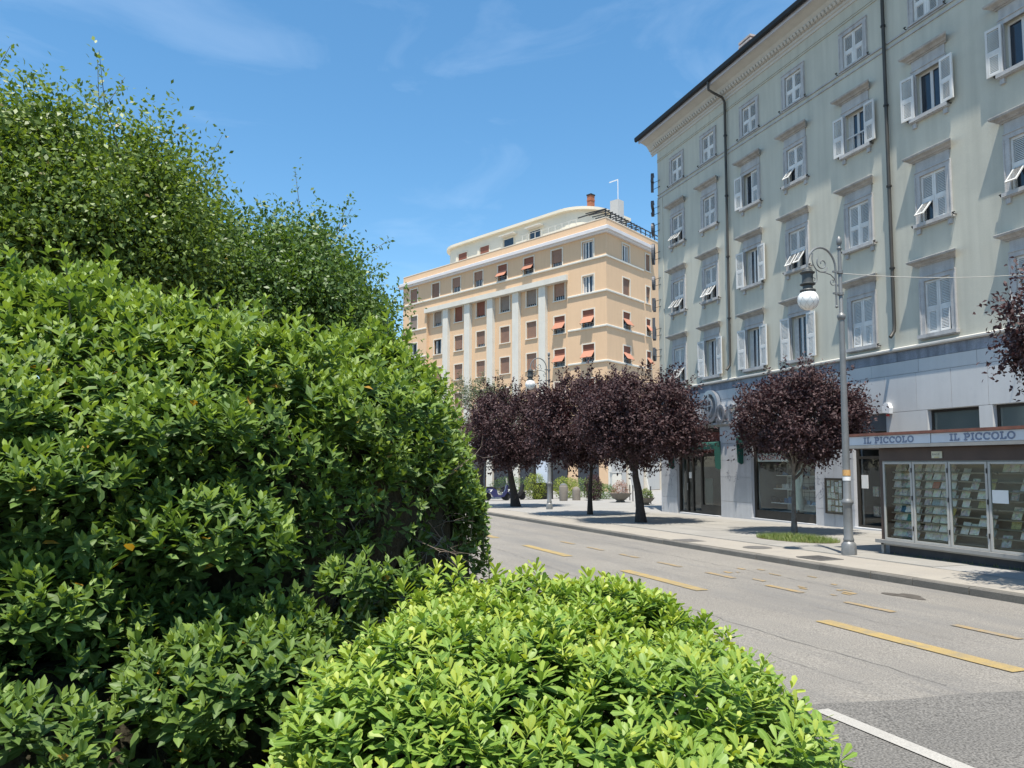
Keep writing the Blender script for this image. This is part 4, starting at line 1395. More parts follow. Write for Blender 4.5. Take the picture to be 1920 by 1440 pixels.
# magazines on the racks
fill = [0.97, 0.97, 0.36, 0.33, 0.3]
where = ['first', 'second', 'third', 'fourth', 'fifth']
special = {(1, 6, 1): 'salmon', (0, 3, 1): 'blue', (0, 2, 2): 'teal', (1, 3, 3): 'yellow', (1, 4, 1): 'pale_blue', (2, 4, 2): 'pale_yellow', (2, 6, 3): 'pale_yellow', (3, 2, 1): 'pale_yellow', (2, 1, 3): 'pale_blue'}
rgen = random.Random(3)
spec_lab = {(1, 6, 1): 'salmon pink newspaper high in the second display door', (0, 3, 1): 'blue magazine in the middle of the first display door', (0, 2, 2): 'teal magazine in the first display door',
            (1, 3, 3): 'yellow magazine low in the second display door', (1, 4, 1): 'pale blue magazine in the middle of the second display door', (2, 4, 2): 'pale yellow leaflet in the middle of the third display door',
            (2, 6, 3): 'pale yellow leaflet near the top of the third display door', (3, 2, 1): 'pale yellow magazine low in the fourth display door', (2, 1, 3): 'pale blue magazine at the bottom of the third display door'}
for i in range(5):
    a, b = dx[i] + .05, dx[i + 1] - .05
    for s in range(9):
        z = 0.355 + s * 0.165
        n = 4
        for q in range(n):
            key = (i, s, q)
            if key not in special and rgen.random() > fill[i]:
                continue
            wq = rgen.uniform(0.145, 0.185)
            hq = rgen.uniform(0.19, 0.26)
            x = a + (q + .5) * (b - a) / n + rgen.uniform(-.02, .02)
            M = KF @ Matrix.Translation((x, 0.135 + .012 * s + rgen.uniform(0, .012), z)) @ Matrix.Rotation(R(-24), 4, 'X') @ Matrix.Rotation(rgen.uniform(-.06, .06), 4, 'Y')
            me = MB().box(-wq / 2, wq / 2, 0, 0.006, 0, hq)
            sp_ = special.get(key)
            obj('magazine', me.mesh('magazine'), None, M, spec_lab[key] if sp_ else '%s magazine on the %s shelf behind the %s display door from the lamp post' % (('leftmost', 'second', 'third', 'rightmost')[q], ('lowest', 'second lowest', 'third lowest', 'fourth lowest', 'middle', 'fourth highest', 'third highest', 'second highest', 'highest')[s], where[i]), 'magazine', 'magazines on the kiosk racks', mat=mag_col[sp_] if sp_ else mag_m)
obj('paper_notice', MB().box(-9.72, -9.42, -0.03, -0.0245, 1.13, 1.36).mesh('notice'), None, KF, 'white paper notice taped inside the fourth display door', 'notice', mat=white_plain)

# ------------------------------------------------------------------ the beige block across the square
C0 = Vector((31.62, 63.25, 0))
aL, aR = R(-25), R(58)
uL, uR = Vector((math.sin(aL), math.cos(aL), 0)), Vector((math.sin(aR), math.cos(aR), 0))
nL, nR = Vector((-uL.y, uL.x, 0)), Vector((uR.y, -uR.x, 0))
BL = face_frame(C0, -uL, nL)      # local x = -s along the left wing
BR = face_frame(C0, uR, nR)
bb = thing('beige_apartment_block', (C0.x, C0.y, gz(63)), 'beige five storey corner block with white pilasters and terracotta blinds', 'building')
colL = [2.25, 6.35, 10.33, 14.38, 18.33, 22.2, 26.08, 30.42]
rowz = [9.25, 12.6, 15.98, 19.38, 22.8]
colR = [(3.7, 1.35), (8.15, 0.85)]
LEN, LENR, Z0 = 32.7, 14.0, -1.5
hw, hh = 0.72, 0.87
REC0, REC1, RECZ, RECD = 4.98, 27.85, 20.0, 0.38
# left wing wall: two ends and the top at the front plane, the bay between set back
mb = MB()
hol = []
for j, z in enumerate(rowz):
    for s in colL:
        hol.append((-s - hw, -s + hw, z - hh, z + hh))
inbay = lambda h: REC0 < -(h[0] + h[1]) / 2 < REC1 and (h[2] + h[3]) / 2 < RECZ
wall_holes(mb, -REC0, 0, Z0, 25.5, [h for h in hol if -(h[0] + h[1]) / 2 < REC0], 0, 0.25)
wall_holes(mb, -LEN, -REC1, Z0, 25.5, [h for h in hol if -(h[0] + h[1]) / 2 > REC1], 0, 0.25)
wall_holes(mb, -REC1, -REC0, RECZ + 0.25, 25.5, [h for h in hol if REC0 < -(h[0] + h[1]) / 2 < REC1 and h[2] > RECZ], 0, 0.25)
wall_holes(mb, -REC1, -REC0, Z0, RECZ + 0.25, [h for h in hol if inbay(h)], RECD, 0.25)
for x in (-REC0, -REC1):
    mb.poly([(x, 0, Z0), (x, RECD, Z0), (x, RECD, RECZ + .25), (x, 0, RECZ + .25)])
part('wall', mb, beige, bb, BL)
holR = []
for z in rowz:
    for s, wd in colR:
        holR.append((s - wd / 2, s + wd / 2, z - hh, z + hh))
mb = MB()
wall_holes(mb, 0, LENR, Z0, 25.5, holR, 0, 0.25)
part('wall', mb, beige, bb, BR)
# back sides and flat roof
pA, pB, pC = C0 + uL * LEN, C0 + uR * LENR, C0 + uL * LEN + uR * LENR
mb = MB()
mb.poly([(pA.x, pA.y, Z0), (pC.x, pC.y, Z0), (pC.x, pC.y, 25.5), (pA.x, pA.y, 25.5)])
mb.poly([(pC.x, pC.y, Z0), (pB.x, pB.y, Z0), (pB.x, pB.y, 25.5), (pC.x, pC.y, 25.5)])
part('rear_wall', mb, beige, bb)
mb = MB()
mb.poly([(C0.x, C0.y, 25.2), (pB.x, pB.y, 25.2), (pC.x, pC.y, 25.2), (pA.x, pA.y, 25.2)])
part('flat_roof', mb, greywall, bb)
# lintel, pilasters, cornices, bands
part('lintel', MB().box(-REC1 - .15, -REC0 + .12, -0.30, 0.39, RECZ + 0.252, RECZ + 0.80), white_trim, bb, BL)
for s in (8.5, 12.42, 16.48, 20.35, 24.27):
    part('pilaster', MB().box(-s - .47, -s + .47, -0.02, RECD - .002, Z0, RECZ + .25), white_trim, bb, BL)
cp = [(0.0, 24.05), (-0.30, 24.05), (-0.34, 24.12), (-0.34, 24.22), (-0.55, 24.24), (-0.55, 24.55), (-0.48, 24.60), (0.0, 24.62)]


def mitred(mb, prof, x0, x1, m0, m1):
    b, n = len(mb.v), len(prof)
    for x, m in ((x0, m0), (x1, m1)):
        for y, z in prof:
            mb.v.append((x + m * (-y), y, z))
    mb.f.append(tuple(range(b + n - 1, b - 1, -1)))
    mb.f.append(tuple(range(b + n, b + 2 * n)))
    for i in range(n):
        j = (i + 1) % n
        mb.f.append((b + i, b + j, b + n + j, b + n + i))


tm = math.tan((math.pi / 2 - (aR - aL) / 2))
mb = MB()
mitred(mb, cp, -LEN - .5, 0, 0, tm)
part('cornice', mb, cornice_w, bb, BL)
mb = MB()
mitred(mb, cp, 0, 8.9, -tm, 0)
part('cornice', mb, cornice_w, bb, BR)
bp = [(0.0, -0.10), (-0.10, -0.10), (-0.13, -0.06), (-0.13, 0.06), (-0.10, 0.10), (0.0, 0.10)]
for z in (21.80, 18.45, 15.06, 11.68):
    pz = [(y, z + q) for y, q in bp]
    mb = MB()
    mitred(mb, pz, -LEN if z > 21 else -REC0 + .13, 0, 0, tm)
    part('band', mb, white_trim, bb, BL)
    if 11 < z < 21:
        mb = MB()
        mitred(mb, pz, -LEN, -REC1 - .01, 0, 0)
        part('band', mb, white_trim, bb, BL)
    mb = MB()
    mitred(mb, pz, 0, 7.2, -tm, 0)
    part('band', mb, white_trim, bb, BR)
pt_ = MB()
pt_.box(-LEN, 0.02, -0.03, 0.25, 25.5, 25.58)
part('parapet_cap', pt_, beige_frame, bb, BL)
part('parapet_cap', MB().box(0, LENR, -0.03, 0.25, 25.5, 25.58), beige_frame, bb, BR)


def bwindow(M, hw, state, cls):
    mb = MB()
    t = 0.13
    mb.box(-hw - t, -hw, -0.06, 0.02, -hh - .02, hh + t).box(hw, hw + t, -0.06, 0.02, -hh - .02, hh + t).box(-hw, hw, -0.06, 0.02, hh, hh + t)
    wdw = part('window', mb, beige_frame, bb, M)
    part('sill', MB().box(-hw - t - .06, hw + t + .06, -0.12, 0.02, -hh - .12, -hh - .021), beige_frame, wdw, M)
    part('pane', MB().box(-hw, hw, 0.20, 0.22, -hh, hh), dark_glass, wdw, M)
    if state in ('white', 'dark'):
        mb = MB()
        frame_rect(mb, -hw, hw, -hh, hh, 0.08, 0.12, 0.19)
        mb.box(-.05, .05, 0.12, 0.19, -hh + .08, hh - .08)
        part('sash', mb, white_plain if state == 'white' else frame_dark, wdw, M)
        for s in (-1, 1):
            part('curtain', MB().box(s * hw * .62 - .12, s * hw * .62 + .12, 0.195, 0.199, -hh + .08, hh - .08), curtain_m, wdw, M)
    elif state == 'tilt':
        part('roller_blind', MB().box(-hw, hw, 0.05, 0.08, hh * .25, hh), blind_red, wdw, M)
        z1 = -hh * 0.50
        mb = MB()
        b = [(-hw, 0.04, hh * .30), (hw, 0.04, hh * .30), (hw, -0.50, z1), (-hw, -0.50, z1)]
        mb.poly(b)
        mb.poly([(x, y + .02, z - .02) for x, y, z in b][::-1])
        part('awning_blind', mb, awn_orange, wdw, M)
        for s in (-1, 1):
            part('awning_arm', MB().tube([(s * hw, 0.02, -hh * .75), (s * hw, -0.50, z1)], 0.018, 5), iron_m, wdw, M)
        mb = MB()
        for q in range(7):
            mb.box(-hw + (q + .5) * hw * 2 / 7 - .012, -hw + (q + .5) * hw * 2 / 7 + .012, 0.10, 0.12, -hh, -hh * .5)
        mb.box(-hw, hw, 0.095, 0.125, -hh * .5, -hh * .46)
        part('guard_rail', mb, sash_m, wdw, M)
    else:
        f = state
        zb = hh - 2 * hh * f
        mt = {'b': blind_m, 'r': blind_red, 'g': blind_grey}[cls]
        bl = part('roller_blind', MB().box(-hw, hw, 0.09, 0.12, zb, hh), mt, wdw, M)
        mb = MB()
        n = int((hh - zb) / 0.09)
        for q in range(n):
            z = zb + q * (hh - zb) / n
            mb.box(-hw, hw, 0.074, 0.09, z + .012, z + (hh - zb) / n - .004)
        part('slats', mb, mt, bl, M, kind='stuff')
        if f < 0.9:
            mb = MB()
            for q in range(5):
                mb.box(-hw + (q + .5) * hw * 2 / 5 - .03, -hw + (q + .5) * hw * 2 / 5 + .03, 0.15, 0.18, -hh, zb)
            part('sash', mb, sash_m, wdw, M)


SL = {4: [('white', ''), (.75, 'b'), ('tilt', ''), ('tilt', ''), (.55, 'b'), (.62, 'b'), (1, 'b'), (1, 'b')],
      3: [('white', ''), (.75, 'b'), (.87, 'g'), (.87, 'g'), (.88, 'r'), (1, 'r'), (.78, 'g'), (1, 'g')],
      2: [('tilt', ''), ('tilt', ''), (1, 'b'), (1, 'b'), (.82, 'b'), (.88, 'b'), ('dark', ''), ('dark', '')],
      1: [('tilt', ''), ('tilt', ''), (1, 'b'), (1, 'b'), (1, 'b'), (.88, 'b'), (.9, 'b'), (.8, 'b')],
      0: [(.7, 'r'), (.8, 'b'), (1, 'b'), (.8, 'b'), (1, 'b'), (.9, 'b'), (.8, 'b'), (1, 'b')]}
for j, z in enumerate(rowz):
    for i, s in enumerate(colL):
        y = RECD if (REC0 < s < REC1 and z < RECZ) else 0
        bwindow(BL @ Matrix.Translation((-s, y, z)), hw, *SL[j][i])
SRT = {4: [('white', ''), (1, 'b')], 3: [(.95, 'b'), (.6, 'b')], 2: [('tilt', ''), ('tilt', '')], 1: [('tilt', ''), ('tilt', '')], 0: [(.8, 'b'), (1, 'b')]}
for j, z in enumerate(rowz):
    for i, (s, wd) in enumerate(colR):
        bwindow(BR @ Matrix.Translation((s, 0, z)), wd / 2, *SRT[j][i])
# penthouse with rounded ends
plan = []
s0, s1, d0, d1 = 4.6, 28.6, 2.5, 9.5
rr = 3.3
for a in range(0, 91, 10):
    plan.append((-s1 + rr - rr * math.cos(R(a)), d0 + rr - rr * math.sin(R(a))))
for a in range(90, -1, -10):
    plan.append((-s0 - rr + rr * math.cos(R(a)), d0 + rr - rr * math.sin(R(a))))
plan += [(-s0, d1), (-s1, d1)]
ph = part('penthouse', MB().prism(plan, 'z', 25.2, 28.45), pent_m, bb, BL)
cxp, cyp = -(s0 + s1) / 2, (d0 + d1) / 2


def grow(plan, e):
    o = []
    n = len(plan)
    for i in range(n):
        a, b, c = Vector(plan[i - 1]), Vector(plan[i]), Vector(plan[(i + 1) % n])
        t = ((b - a).normalized() + (c - b).normalized()).normalized()
        o.append((b.x + t.y * e, b.y - t.x * e))
    return o


part('roof_slab', MB().prism(grow(plan, 0.42), 'z', 28.45, 28.75), pent_m, ph, BL)
for q, s in enumerate((23.9, 19.95, 15.85, 11.7)):
    mb = MB()
    frame_rect(mb, -s - .95, -s + .75, 25.9, 27.55, 0.08, d0 - .06, d0 - .005)
    pw = part('window', mb, pent_m, ph, BL)
    part('pane', MB().box(-s - .87, -s + .67, d0 - .03, d0 - .006, 25.98, 27.47), blind_red if q < 2 else dark_glass, pw, BL)
    part('shutter_panel', MB().box(-s - 1.35, -s - 1.0, d0 - .09, d0 - .005, 25.9, 27.5), pent_m, pw, BL)
    if q >= 2:
        part('rain_canopy', MB().box(-s - 1.1, -s + 1.2, d0 - .7, d0 - .005, 27.75, 27.85), white_trim, pw, BL)
chm = MB().box(-6.50, -5.95, 5.0, 5.6, 28.76, 30.6)
chx = part('chimney', chm, brick_m, ph, BL)
part('chimney_cap', MB().box(-6.55, -5.90, 4.95, 5.65, 30.6, 30.75), iron_m, chx, BL)
part('chimney_collar', MB().box(-6.54, -5.91, 4.96, 5.64, 30.05, 30.13), brick_m, chx, BL)
part('vent_box', MB().box(-3.0, -2.0, 4.5, 5.5, 25.6, 29.0), greywall, bb, BL)
an = MB().tube([(-2.2, 4.8, 28.9), (-2.2, 4.8, 31.2)], 0.04, 6)
an.box(-3.3, -2.2, 4.78, 4.82, 31.1, 31.2)
part('aerial', an, white_plain, bb, BL)
# dark roof railing on the corner terrace
rb = MB()
part('railing_rail', MB().box(0.3, 12.5, 0.30, 0.38, 26.38, 26.48), iron_m, bb, BR)
part('railing_rail', MB().box(0.3, 12.5, 0.32, 0.37, 26.0, 26.06), iron_m, bb, BR)
part('railing_rail', MB().box(-3.8, -0.25, 0.30, 0.38, 26.38, 26.48), iron_m, bb, BL)
for q in range(13):
    part('railing_post', MB().box(0.4 + q, 0.52 + q, 0.31, 0.37, 25.58, 26.38), iron_m, bb, BR)
    part('pergola_beam', MB().box(0.42 + q * .6, 0.50 + q * .6, 0.2, 2.6, 26.5 - .01 * q, 26.58 - .01 * q), iron_m, bb, BR)
for q in range(9):
    part('railing_post', MB().box(-11.5 + q * .95, -11.44 + q * .95, 0.12, 0.15, 25.58, 26.3), white_trim, bb, BL)
part('railing_rail', MB().box(-11.5, -3.8, 0.13, 0.15, 26.27, 26.3), white_trim, bb, BL)
# ground floor of the right wing: pale grey panelled doors between splayed piers
gbz = gz(64) + PAVE
for q in range(4):
    part('grey_door', MB().box(-3.2 + q * 3.4 + 3.4, -0.1 + q * 3.4 + 3.3, -0.10, -0.001, gbz, 3.6), greywall, bb, BR)
for q in range(4):
    part('grey_pier', MB().prism([(-0.02, gbz - .2), (-0.55, gbz - .2), (-0.30, gbz + 1.1), (-0.12, 4.3), (-0.02, 4.3)], 'x', -0.0 + q * 3.4 - .02, 0.24 + q * 3.4 - .02), white_trim, bb, BR)
part('shopfront_band', MB().box(0, LENR, -0.35, -0.001, 3.7, 4.4), greywall, bb, BR)
part('shopfront_band', MB().box(-LEN, 0, -0.35, -0.001, 3.7, 4.4), greywall, bb, BL)
for q in range(8):
    part('arcade_opening', MB().box(-LEN + 1 + q * 4.0, -LEN + 3.6 + q * 4.0, -0.02, -0.001, gbz, 3.5), dark_glass, bb, BL)

# ------------------------------------------------------------------ foliage machinery


def leaf_template(ts, ws, fold, droop, simple=False):
    v, f, rib = [], [], []
    rows = []
    for t, wv in zip(ts, ws):
        z = -droop * t * t
        if wv <= 0:
            rows.append([len(v)])
            v.append((t, 0, z))
            rib.append(1.0)
        else:
            rows.append([len(v), len(v) + 1, len(v) + 2])
            v += [(t, -wv, z + fold * wv), (t, 0, z), (t, wv, z + fold * wv)]
            rib += [0, 1.0, 0]
    for a, b in zip(rows[:-1], rows[1:]):
        if len(a) == 1:
            f += [(a[0], b[0], b[1]), (a[0], b[1], b[2])]
        elif len(b) == 1:
            f += [(a[0], b[0], a[1]), (a[1], b[0], a[2])]
        else:
            f += [(a[0], b[0], b[1], a[1]), (a[1], b[1], b[2], a[2])]
    return np.array(v, float), f, np.array(rib, float)


LAUREL = leaf_template([0, .10, .30, .58, .82, 1.0], [0, .10, .215, .225, .125, 0], 0.35, 0.16)
LAUREL_S = leaf_template([0, .26, .64, 1.0], [0, .20, .21, 0], 0.35, 0.16)
PITTO = leaf_template([0, .45, .85, 1.0], [0, .13, .19, 0], -0.15, 0.16)
SMALL = leaf_template([0, .45, 1.0], [0, .26, 0], 0.35, 0.10)
PITTO_F = leaf_template([0, .36, .70, .92, 1.0], [0, .10, .195, .155, 0], -0.15, 0.16)
DIAMOND = (np.array([(0, 0, 0), (.48, -.27, .06), (1.0, 0, -.06), (.48, .27, .06)], float), [(0, 1, 2, 3)], np.array([.3, 0, .3, 0]))
ROUNDL = leaf_template([0, .3, .75, 1.0], [0, .26, .25, 0], 0.25, 0.18)
BLADE = leaf_template([0, .5, 1.0], [.03, .022, 0], 0.2, 0.25)


def norm(a):
    return a / np.maximum(1e-9, np.linalg.norm(a, axis=-1, keepdims=True))


def leaf_frames(axis, beta, phi, roll=None):
    """frames for leaves round an axis; beta = angle from the axis, phi = azimuth"""
    a = norm(axis)
    ref = np.where(np.abs(a[:, 2:3]) < 0.9, np.array([[0, 0, 1.0]]), np.array([[1.0, 0, 0]]))
    b1 = norm(np.cross(a, ref))
    b2 = np.cross(a, b1)
    r = b1 * np.cos(phi)[:, None] + b2 * np.sin(phi)[:, None]
    x = r * np.sin(beta)[:, None] + a * np.cos(beta)[:, None]
    n = a * np.sin(beta)[:, None] - r * np.cos(beta)[:, None]
    y = np.cross(n, x)
    if roll is not None:
        c, s = np.cos(roll)[:, None], np.sin(roll)[:, None]
        y, n = y * c + n * s, n * c - y * s
    return np.stack([x, y, n], axis=2)


def bake(name, tmpl, Rm, T, size, tint, mat, parent=None, kind='stuff', smooth=True, **kw):
    v, f, rib = tmpl
    k, n = len(T), len(v)
    V = np.einsum('kij,nj->kni', Rm, v) * size[:, None, None] + T[:, None, :]
    fl = np.concatenate([np.array(q) for q in f])
    ft = np.array([len(q) for q in f])
    loops = (fl[None, :] + (np.arange(k) * n)[:, None]).ravel()
    tot = np.tile(ft, k)
    start = np.concatenate([[0], np.cumsum(tot)[:-1]])
    me = bpy.data.meshes.new(name)
    me.vertices.add(k * n)
    me.vertices.foreach_set('co', V.astype(np.float32).ravel())
    me.loops.add(len(loops))
    me.loops.foreach_set('vertex_index', loops.astype(np.int32))
    me.polygons.add(len(tot))
    me.polygons.foreach_set('loop_start', start.astype(np.int32))
    me.polygons.foreach_set('loop_total', tot.astype(np.int32))
    me.polygons.foreach_set('use_smooth', np.ones(len(tot), bool))
    at_ = me.attributes.new('tint', 'FLOAT', 'POINT')
    at_.data.foreach_set('value', np.repeat(tint, n).astype(np.float32))
    at_ = me.attributes.new('rib', 'FLOAT', 'POINT')
    at_.data.foreach_set('value', np.tile(rib, k).astype(np.float32))
    me.materials.append(mat)
    me.update()
    me.validate()
    return obj(name, me, parent, None, kind=kind, **kw)


def screen(T):
    v = T - CAMP
    d = v @ FW
    return CX + F * (v @ RT) / d, CY - F * (v @ UP) / d, d


def lumpy(p, f=2.3, seed=0.0):
    return (np.sin(p[:, 0] * f + 1.3 + seed) * np.sin(p[:, 1] * f * 1.1 + 2.1 + seed) * np.sin(p[:, 2] * f * .9 + .7 - seed)
            + .5 * np.sin(p[:, 0] * f * 2.3 + seed) * np.sin(p[:, 1] * f * 2.1 + 1 + seed) * np.sin(p[:, 2] * f * 2.6 + 2))


def single_leaves(tmpl, Rm, T, size, tint, mat, parent, n=300):
    """the leaves that show largest in the photograph become parts of their own; returns the mask of the rest"""
    px, py, d = screen(T + Rm[:, :, 0] * size[:, None] * .5)
    face = np.abs(np.einsum('ki,ki->k', norm(T - CAMP), Rm[:, :, 2]))
    score = size / np.maximum(d, .1) * (0.3 + face)
    score[(px < 0) | (px > 1920) | (py < 0) | (py > 1440) | (d < .3)] = 0
    pick = np.argsort(-score)[:n]
    v, f, rib = tmpl
    for i in pick:
        me = bpy.data.meshes.new('leaf')
        me.from_pydata([tuple(q) for q in v * size[i]], [], f)
        me.polygons.foreach_set('use_smooth', [True] * len(f))
        a = me.attributes.new('tint', 'FLOAT', 'POINT')
        a.data.foreach_set('value', np.full(len(v), tint[i], np.float32))
        a = me.attributes.new('rib', 'FLOAT', 'POINT')
        a.data.foreach_set('value', rib.astype(np.float32))
        me.materials.append(mat)
        M = Matrix([list(Rm[i][r]) + [T[i][r]] for r in range(3)] + [[0, 0, 0, 1]])
        obj('leaf', me, parent, M)
    keep = np.ones(len(T), bool)
    keep[pick] = False
    return keep


def sprigs(P, out_dir, nl, length, up=0.75, beta=(0.35, 1.35), spacing=0.02, jitter=0.35, whorl=2.4, gen=rng):
    """shoots at P with nl leaves each; returns frames, positions, height order (0 bottom..1 tip)"""
    k = len(P)
    ax = norm(out_dir * (1 - up) + np.array([0, 0, 1.0]) * up + gen.normal(0, jitter * .5, (k, 3)))
    idx = np.tile(np.arange(nl), k)
    A = np.repeat(ax, nl, 0)
    u = idx / (nl - 1)
    phi = idx * whorl + np.repeat(gen.uniform(0, 6.28, k), nl) + gen.normal(0, .15, k * nl)
    be = beta[1] + (beta[0] - beta[1]) * u + gen.normal(0, .16, k * nl)
    T = np.repeat(P, nl, 0) + A * ((u - 1) * spacing * nl)[:, None]
    Rm = leaf_frames(A, be, phi, gen.normal(0, .22, k * nl))
    size = length * (1.05 - .45 * u ** 2) * gen.uniform(.75, 1.2, k * nl)
    return Rm, T, size, u, ax


# ------------------------------------------------------------------ laurel hedge (left foreground)
def ellip(px, depth, z, r):
    c = at(px, depth, z)
    return c, np.array(r)


def sample_ellipsoids(E, n, shell=1.0, reject=0.93, seedlump=0.0, lump=0.09, zmin=0.05):
    pts, nrm = [], []
    area = np.array([(r[0] * r[1] + r[0] * r[2] + r[1] * r[2]) for c, r in E])
    for i, (c, r) in enumerate(E):
        m = int(n * area[i] / area.sum())
        d = norm(rng.normal(0, 1, (m, 3)))
        # local axes: lateral, depth, vertical
        loc = d * r
        p = c + RT * loc[:, :1] + FH * loc[:, 1:2] + np.array([0, 0, 1.0]) * loc[:, 2:3]
        nn = d / r
        nn = norm(RT * nn[:, :1] + FH * nn[:, 1:2] + np.array([0, 0, 1.0]) * nn[:, 2:3])
        k = (shell - 1 + lump * lumpy(p, 3.2, seedlump) + .10 * lumpy(p, 1.6, 5.0) + rng.normal(0, .035, m) + (rng.uniform(0, 1, m) < .10) * rng.uniform(.03, .16, m) * (shell > .95))
        p = p + nn * (k * r.min())[:, None]
        ok = p[:, 2] > zmin
        for j, (c2, r2) in enumerate(E):
            if j != i:
                q = p - c2
                e = ((q @ RT) / r2[0]) ** 2 + ((q @ FH) / r2[1]) ** 2 + (q[:, 2] / r2[2]) ** 2
                ok &= e > reject ** 2 * shell ** 2
        pts.append(p[ok])
        nrm.append(nn[ok])
    return np.concatenate(pts), np.concatenate(nrm)


E1 = [ellip(-130, 3.5, 1.35, (1.15, 1.15, 1.22)), ellip(200, 3.65, 1.40, (0.95, 1.10, 1.20)), ellip(460, 3.95, 1.38, (0.85, 1.05, 1.17)),
      ellip(650, 4.6, 1.62, (0.72, 0.85, 0.98)), ellip(775, 5.2, 1.40, (0.44, 0.75, 0.84)), ellip(835, 5.7, 0.95, (0.31, 0.6, 0.90)),
      ellip(120, 2.70, 0.70, (0.62, 0.62, 0.62)), ellip(-140, 2.7, 0.8, (0.55, 0.6, 0.7)), ellip(380, 2.95, 0.62, (0.50, 0.55, 0.60)), ellip(640, 3.45, 0.72, (0.34, 0.42, 0.46)),
      ellip(700, 5.6, 0.8, (0.7, 0.6, 0.9)), ellip(300, 5.2, 1.3, (1.8, 0.8, 1.1))]
hedge = thing('laurel_hedge', tuple(at(350, 4.0, 0)), 'tall dark green laurel hedge filling the left foreground', 'hedge')
lp, ln_ = sample_ellipsoids(E1, 1500, lump=0.0)
facing = np.einsum('ki,ki->k', ln_, norm(CAMP - lp))
cand = [(p, n_) for p, n_, f_ in zip(lp, ln_, facing) if f_ > .15 and .35 < p[2] < 2.05 and screen(p[None, :])[0][0] < 690]
LOBES = []
for p, n_ in cand:
    if all(np.linalg.norm(p - c) > .40 for c, r in LOBES) and len(LOBES) < 60:
        rr_ = rng.uniform(.20, .32)
        LOBES.append((p + n_ * .07 + np.array([0, 0, .02]), np.array([rr_ * 1.1, rr_, rr_ * rng.uniform(.5, .75)])))
P, N_ = sample_ellipsoids(E1, 40000, lump=0.16)
on_main = len(P)
PL, NL = sample_ellipsoids(LOBES, 7500, lump=0.25, reject=.8)
ok = NL[:, 2] > -.25
PL, NL = PL[ok], NL[ok]
P, N_ = np.concatenate([P, PL]), np.concatenate([N_, NL])
seen = np.einsum('ki,ki->k', N_, norm(CAMP - P)) > -0.25
ok = seen | (rng.uniform(0, 1, len(P)) < .2)
thin = np.zeros(len(P))
thin[:on_main] = np.clip((1.95 - P[:on_main, 2]) / .6, 0, 1) * .58
ok &= rng.uniform(0, 1, len(P)) > thin
px_, py_, d_ = screen(P)
ok &= (px_ > -260) | (rng.uniform(0, 1, len(P)) < .15)

def in_ell(p, e):
    c, r = e
    q = p - c
    return ((q @ RT) / r[0]) ** 2 + ((q @ FH) / r[1]) ** 2 + (q[:, 2] / r[2]) ** 2 < 1


HOLLOW = [ellip(735, 4.25, 1.28, (.60, 1.1, .48)), ellip(825, 4.9, 1.1, (.36, 1.0, .55)), ellip(520, 3.1, 0.45, (.45, .8, .6)), ellip(60, 2.3, .95, (.35, .5, .16))]
for e in HOLLOW:
    ok &= ~in_ell(P, e) | (rng.uniform(0, 1, len(P)) < .10)
low = np.clip((1.55 - P[:, 2]) / 1.0, 0, 1)
ok &= rng.uniform(0, 1, len(P)) > .35 * low * (lumpy(P, 4.2, 3.0) < .12)
P, N_ = P[ok], N_[ok]
print('laurel sprigs', len(P))
Rm, T, S, U, AX = sprigs(P, N_, 9, 0.062, up=0.62, spacing=0.0095, whorl=1.62)
big = np.repeat(rng.uniform(0, 1, len(P)), 9)
tint = np.clip(0.28 + 0.42 * U ** 2 + 0.22 * (big - .5) + rng.normal(0, .10, len(T)), 0.02, .93)
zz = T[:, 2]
tint = np.clip(tint + 0.30 * np.clip(zz - 1.75, 0, .6), 0.02, 0.93)   # lighter hedge top: yellow-green young growth, with its sunlit look tinted in
old = rng.uniform(0, 1, len(T)) < 0.012
tint[old & (U < .4)] = 1.0
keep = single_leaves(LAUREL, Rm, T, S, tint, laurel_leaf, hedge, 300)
near = keep & (screen(T)[2] < 3.1)
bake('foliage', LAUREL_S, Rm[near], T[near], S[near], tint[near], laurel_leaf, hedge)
rest_ = keep & ~near
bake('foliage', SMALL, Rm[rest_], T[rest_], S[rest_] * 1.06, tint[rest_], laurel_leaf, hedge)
# long upright shoots on the top of the hedge
shoot_px = [(30, 3.3, 2.60), (105, 3.2, 2.75), (60, 3.4, 2.62), (190, 3.3, 2.66), (250, 3.4, 2.62), (330, 3.5, 2.64), (405, 3.7, 2.66), (430, 3.7, 2.60), (490, 3.8, 2.66), (530, 3.9, 2.60), (575, 3.9, 2.55), (640, 4.3, 2.60),
            (690, 4.4, 2.68), (722, 4.5, 2.78), (735, 4.5, 2.66), (752, 4.6, 2.55), (788, 4.9, 2.45), (815, 5.0, 2.42), (842, 5.3, 2.30), (725, 4.5, 2.50), (870, 5.2, 2.02), (905, 5.3, 1.62), (895, 5.2, 1.75), (915, 5.5, 1.2), (160, 3.3, 2.58), (290, 3.4, 2.60)]
SP = np.array([at(a, b, c) for a, b, c in shoot_px])
rm2, t2, s2, u2, a2 = sprigs(SP, np.tile(np.array([[0, 0, 1.0]]), (len(SP), 1)), 15, 0.072, up=0.9, spacing=0.018, whorl=1.62, jitter=.15)
bake('upright_shoots', LAUREL, rm2, t2, s2, np.clip(.45 + .4 * u2 + rng.normal(0, .08, len(t2)), .05, .93), laurel_leaf, hedge)
mbs = MB()
for p, a in zip(SP, a2):
    mbs.tube([tuple(p - a * .45), tuple(p - a * .2), tuple(p)], [0.006, 0.004, 0.002], 5)
part('shoot_stems', mbs, stem_m, hedge, kind='stuff')
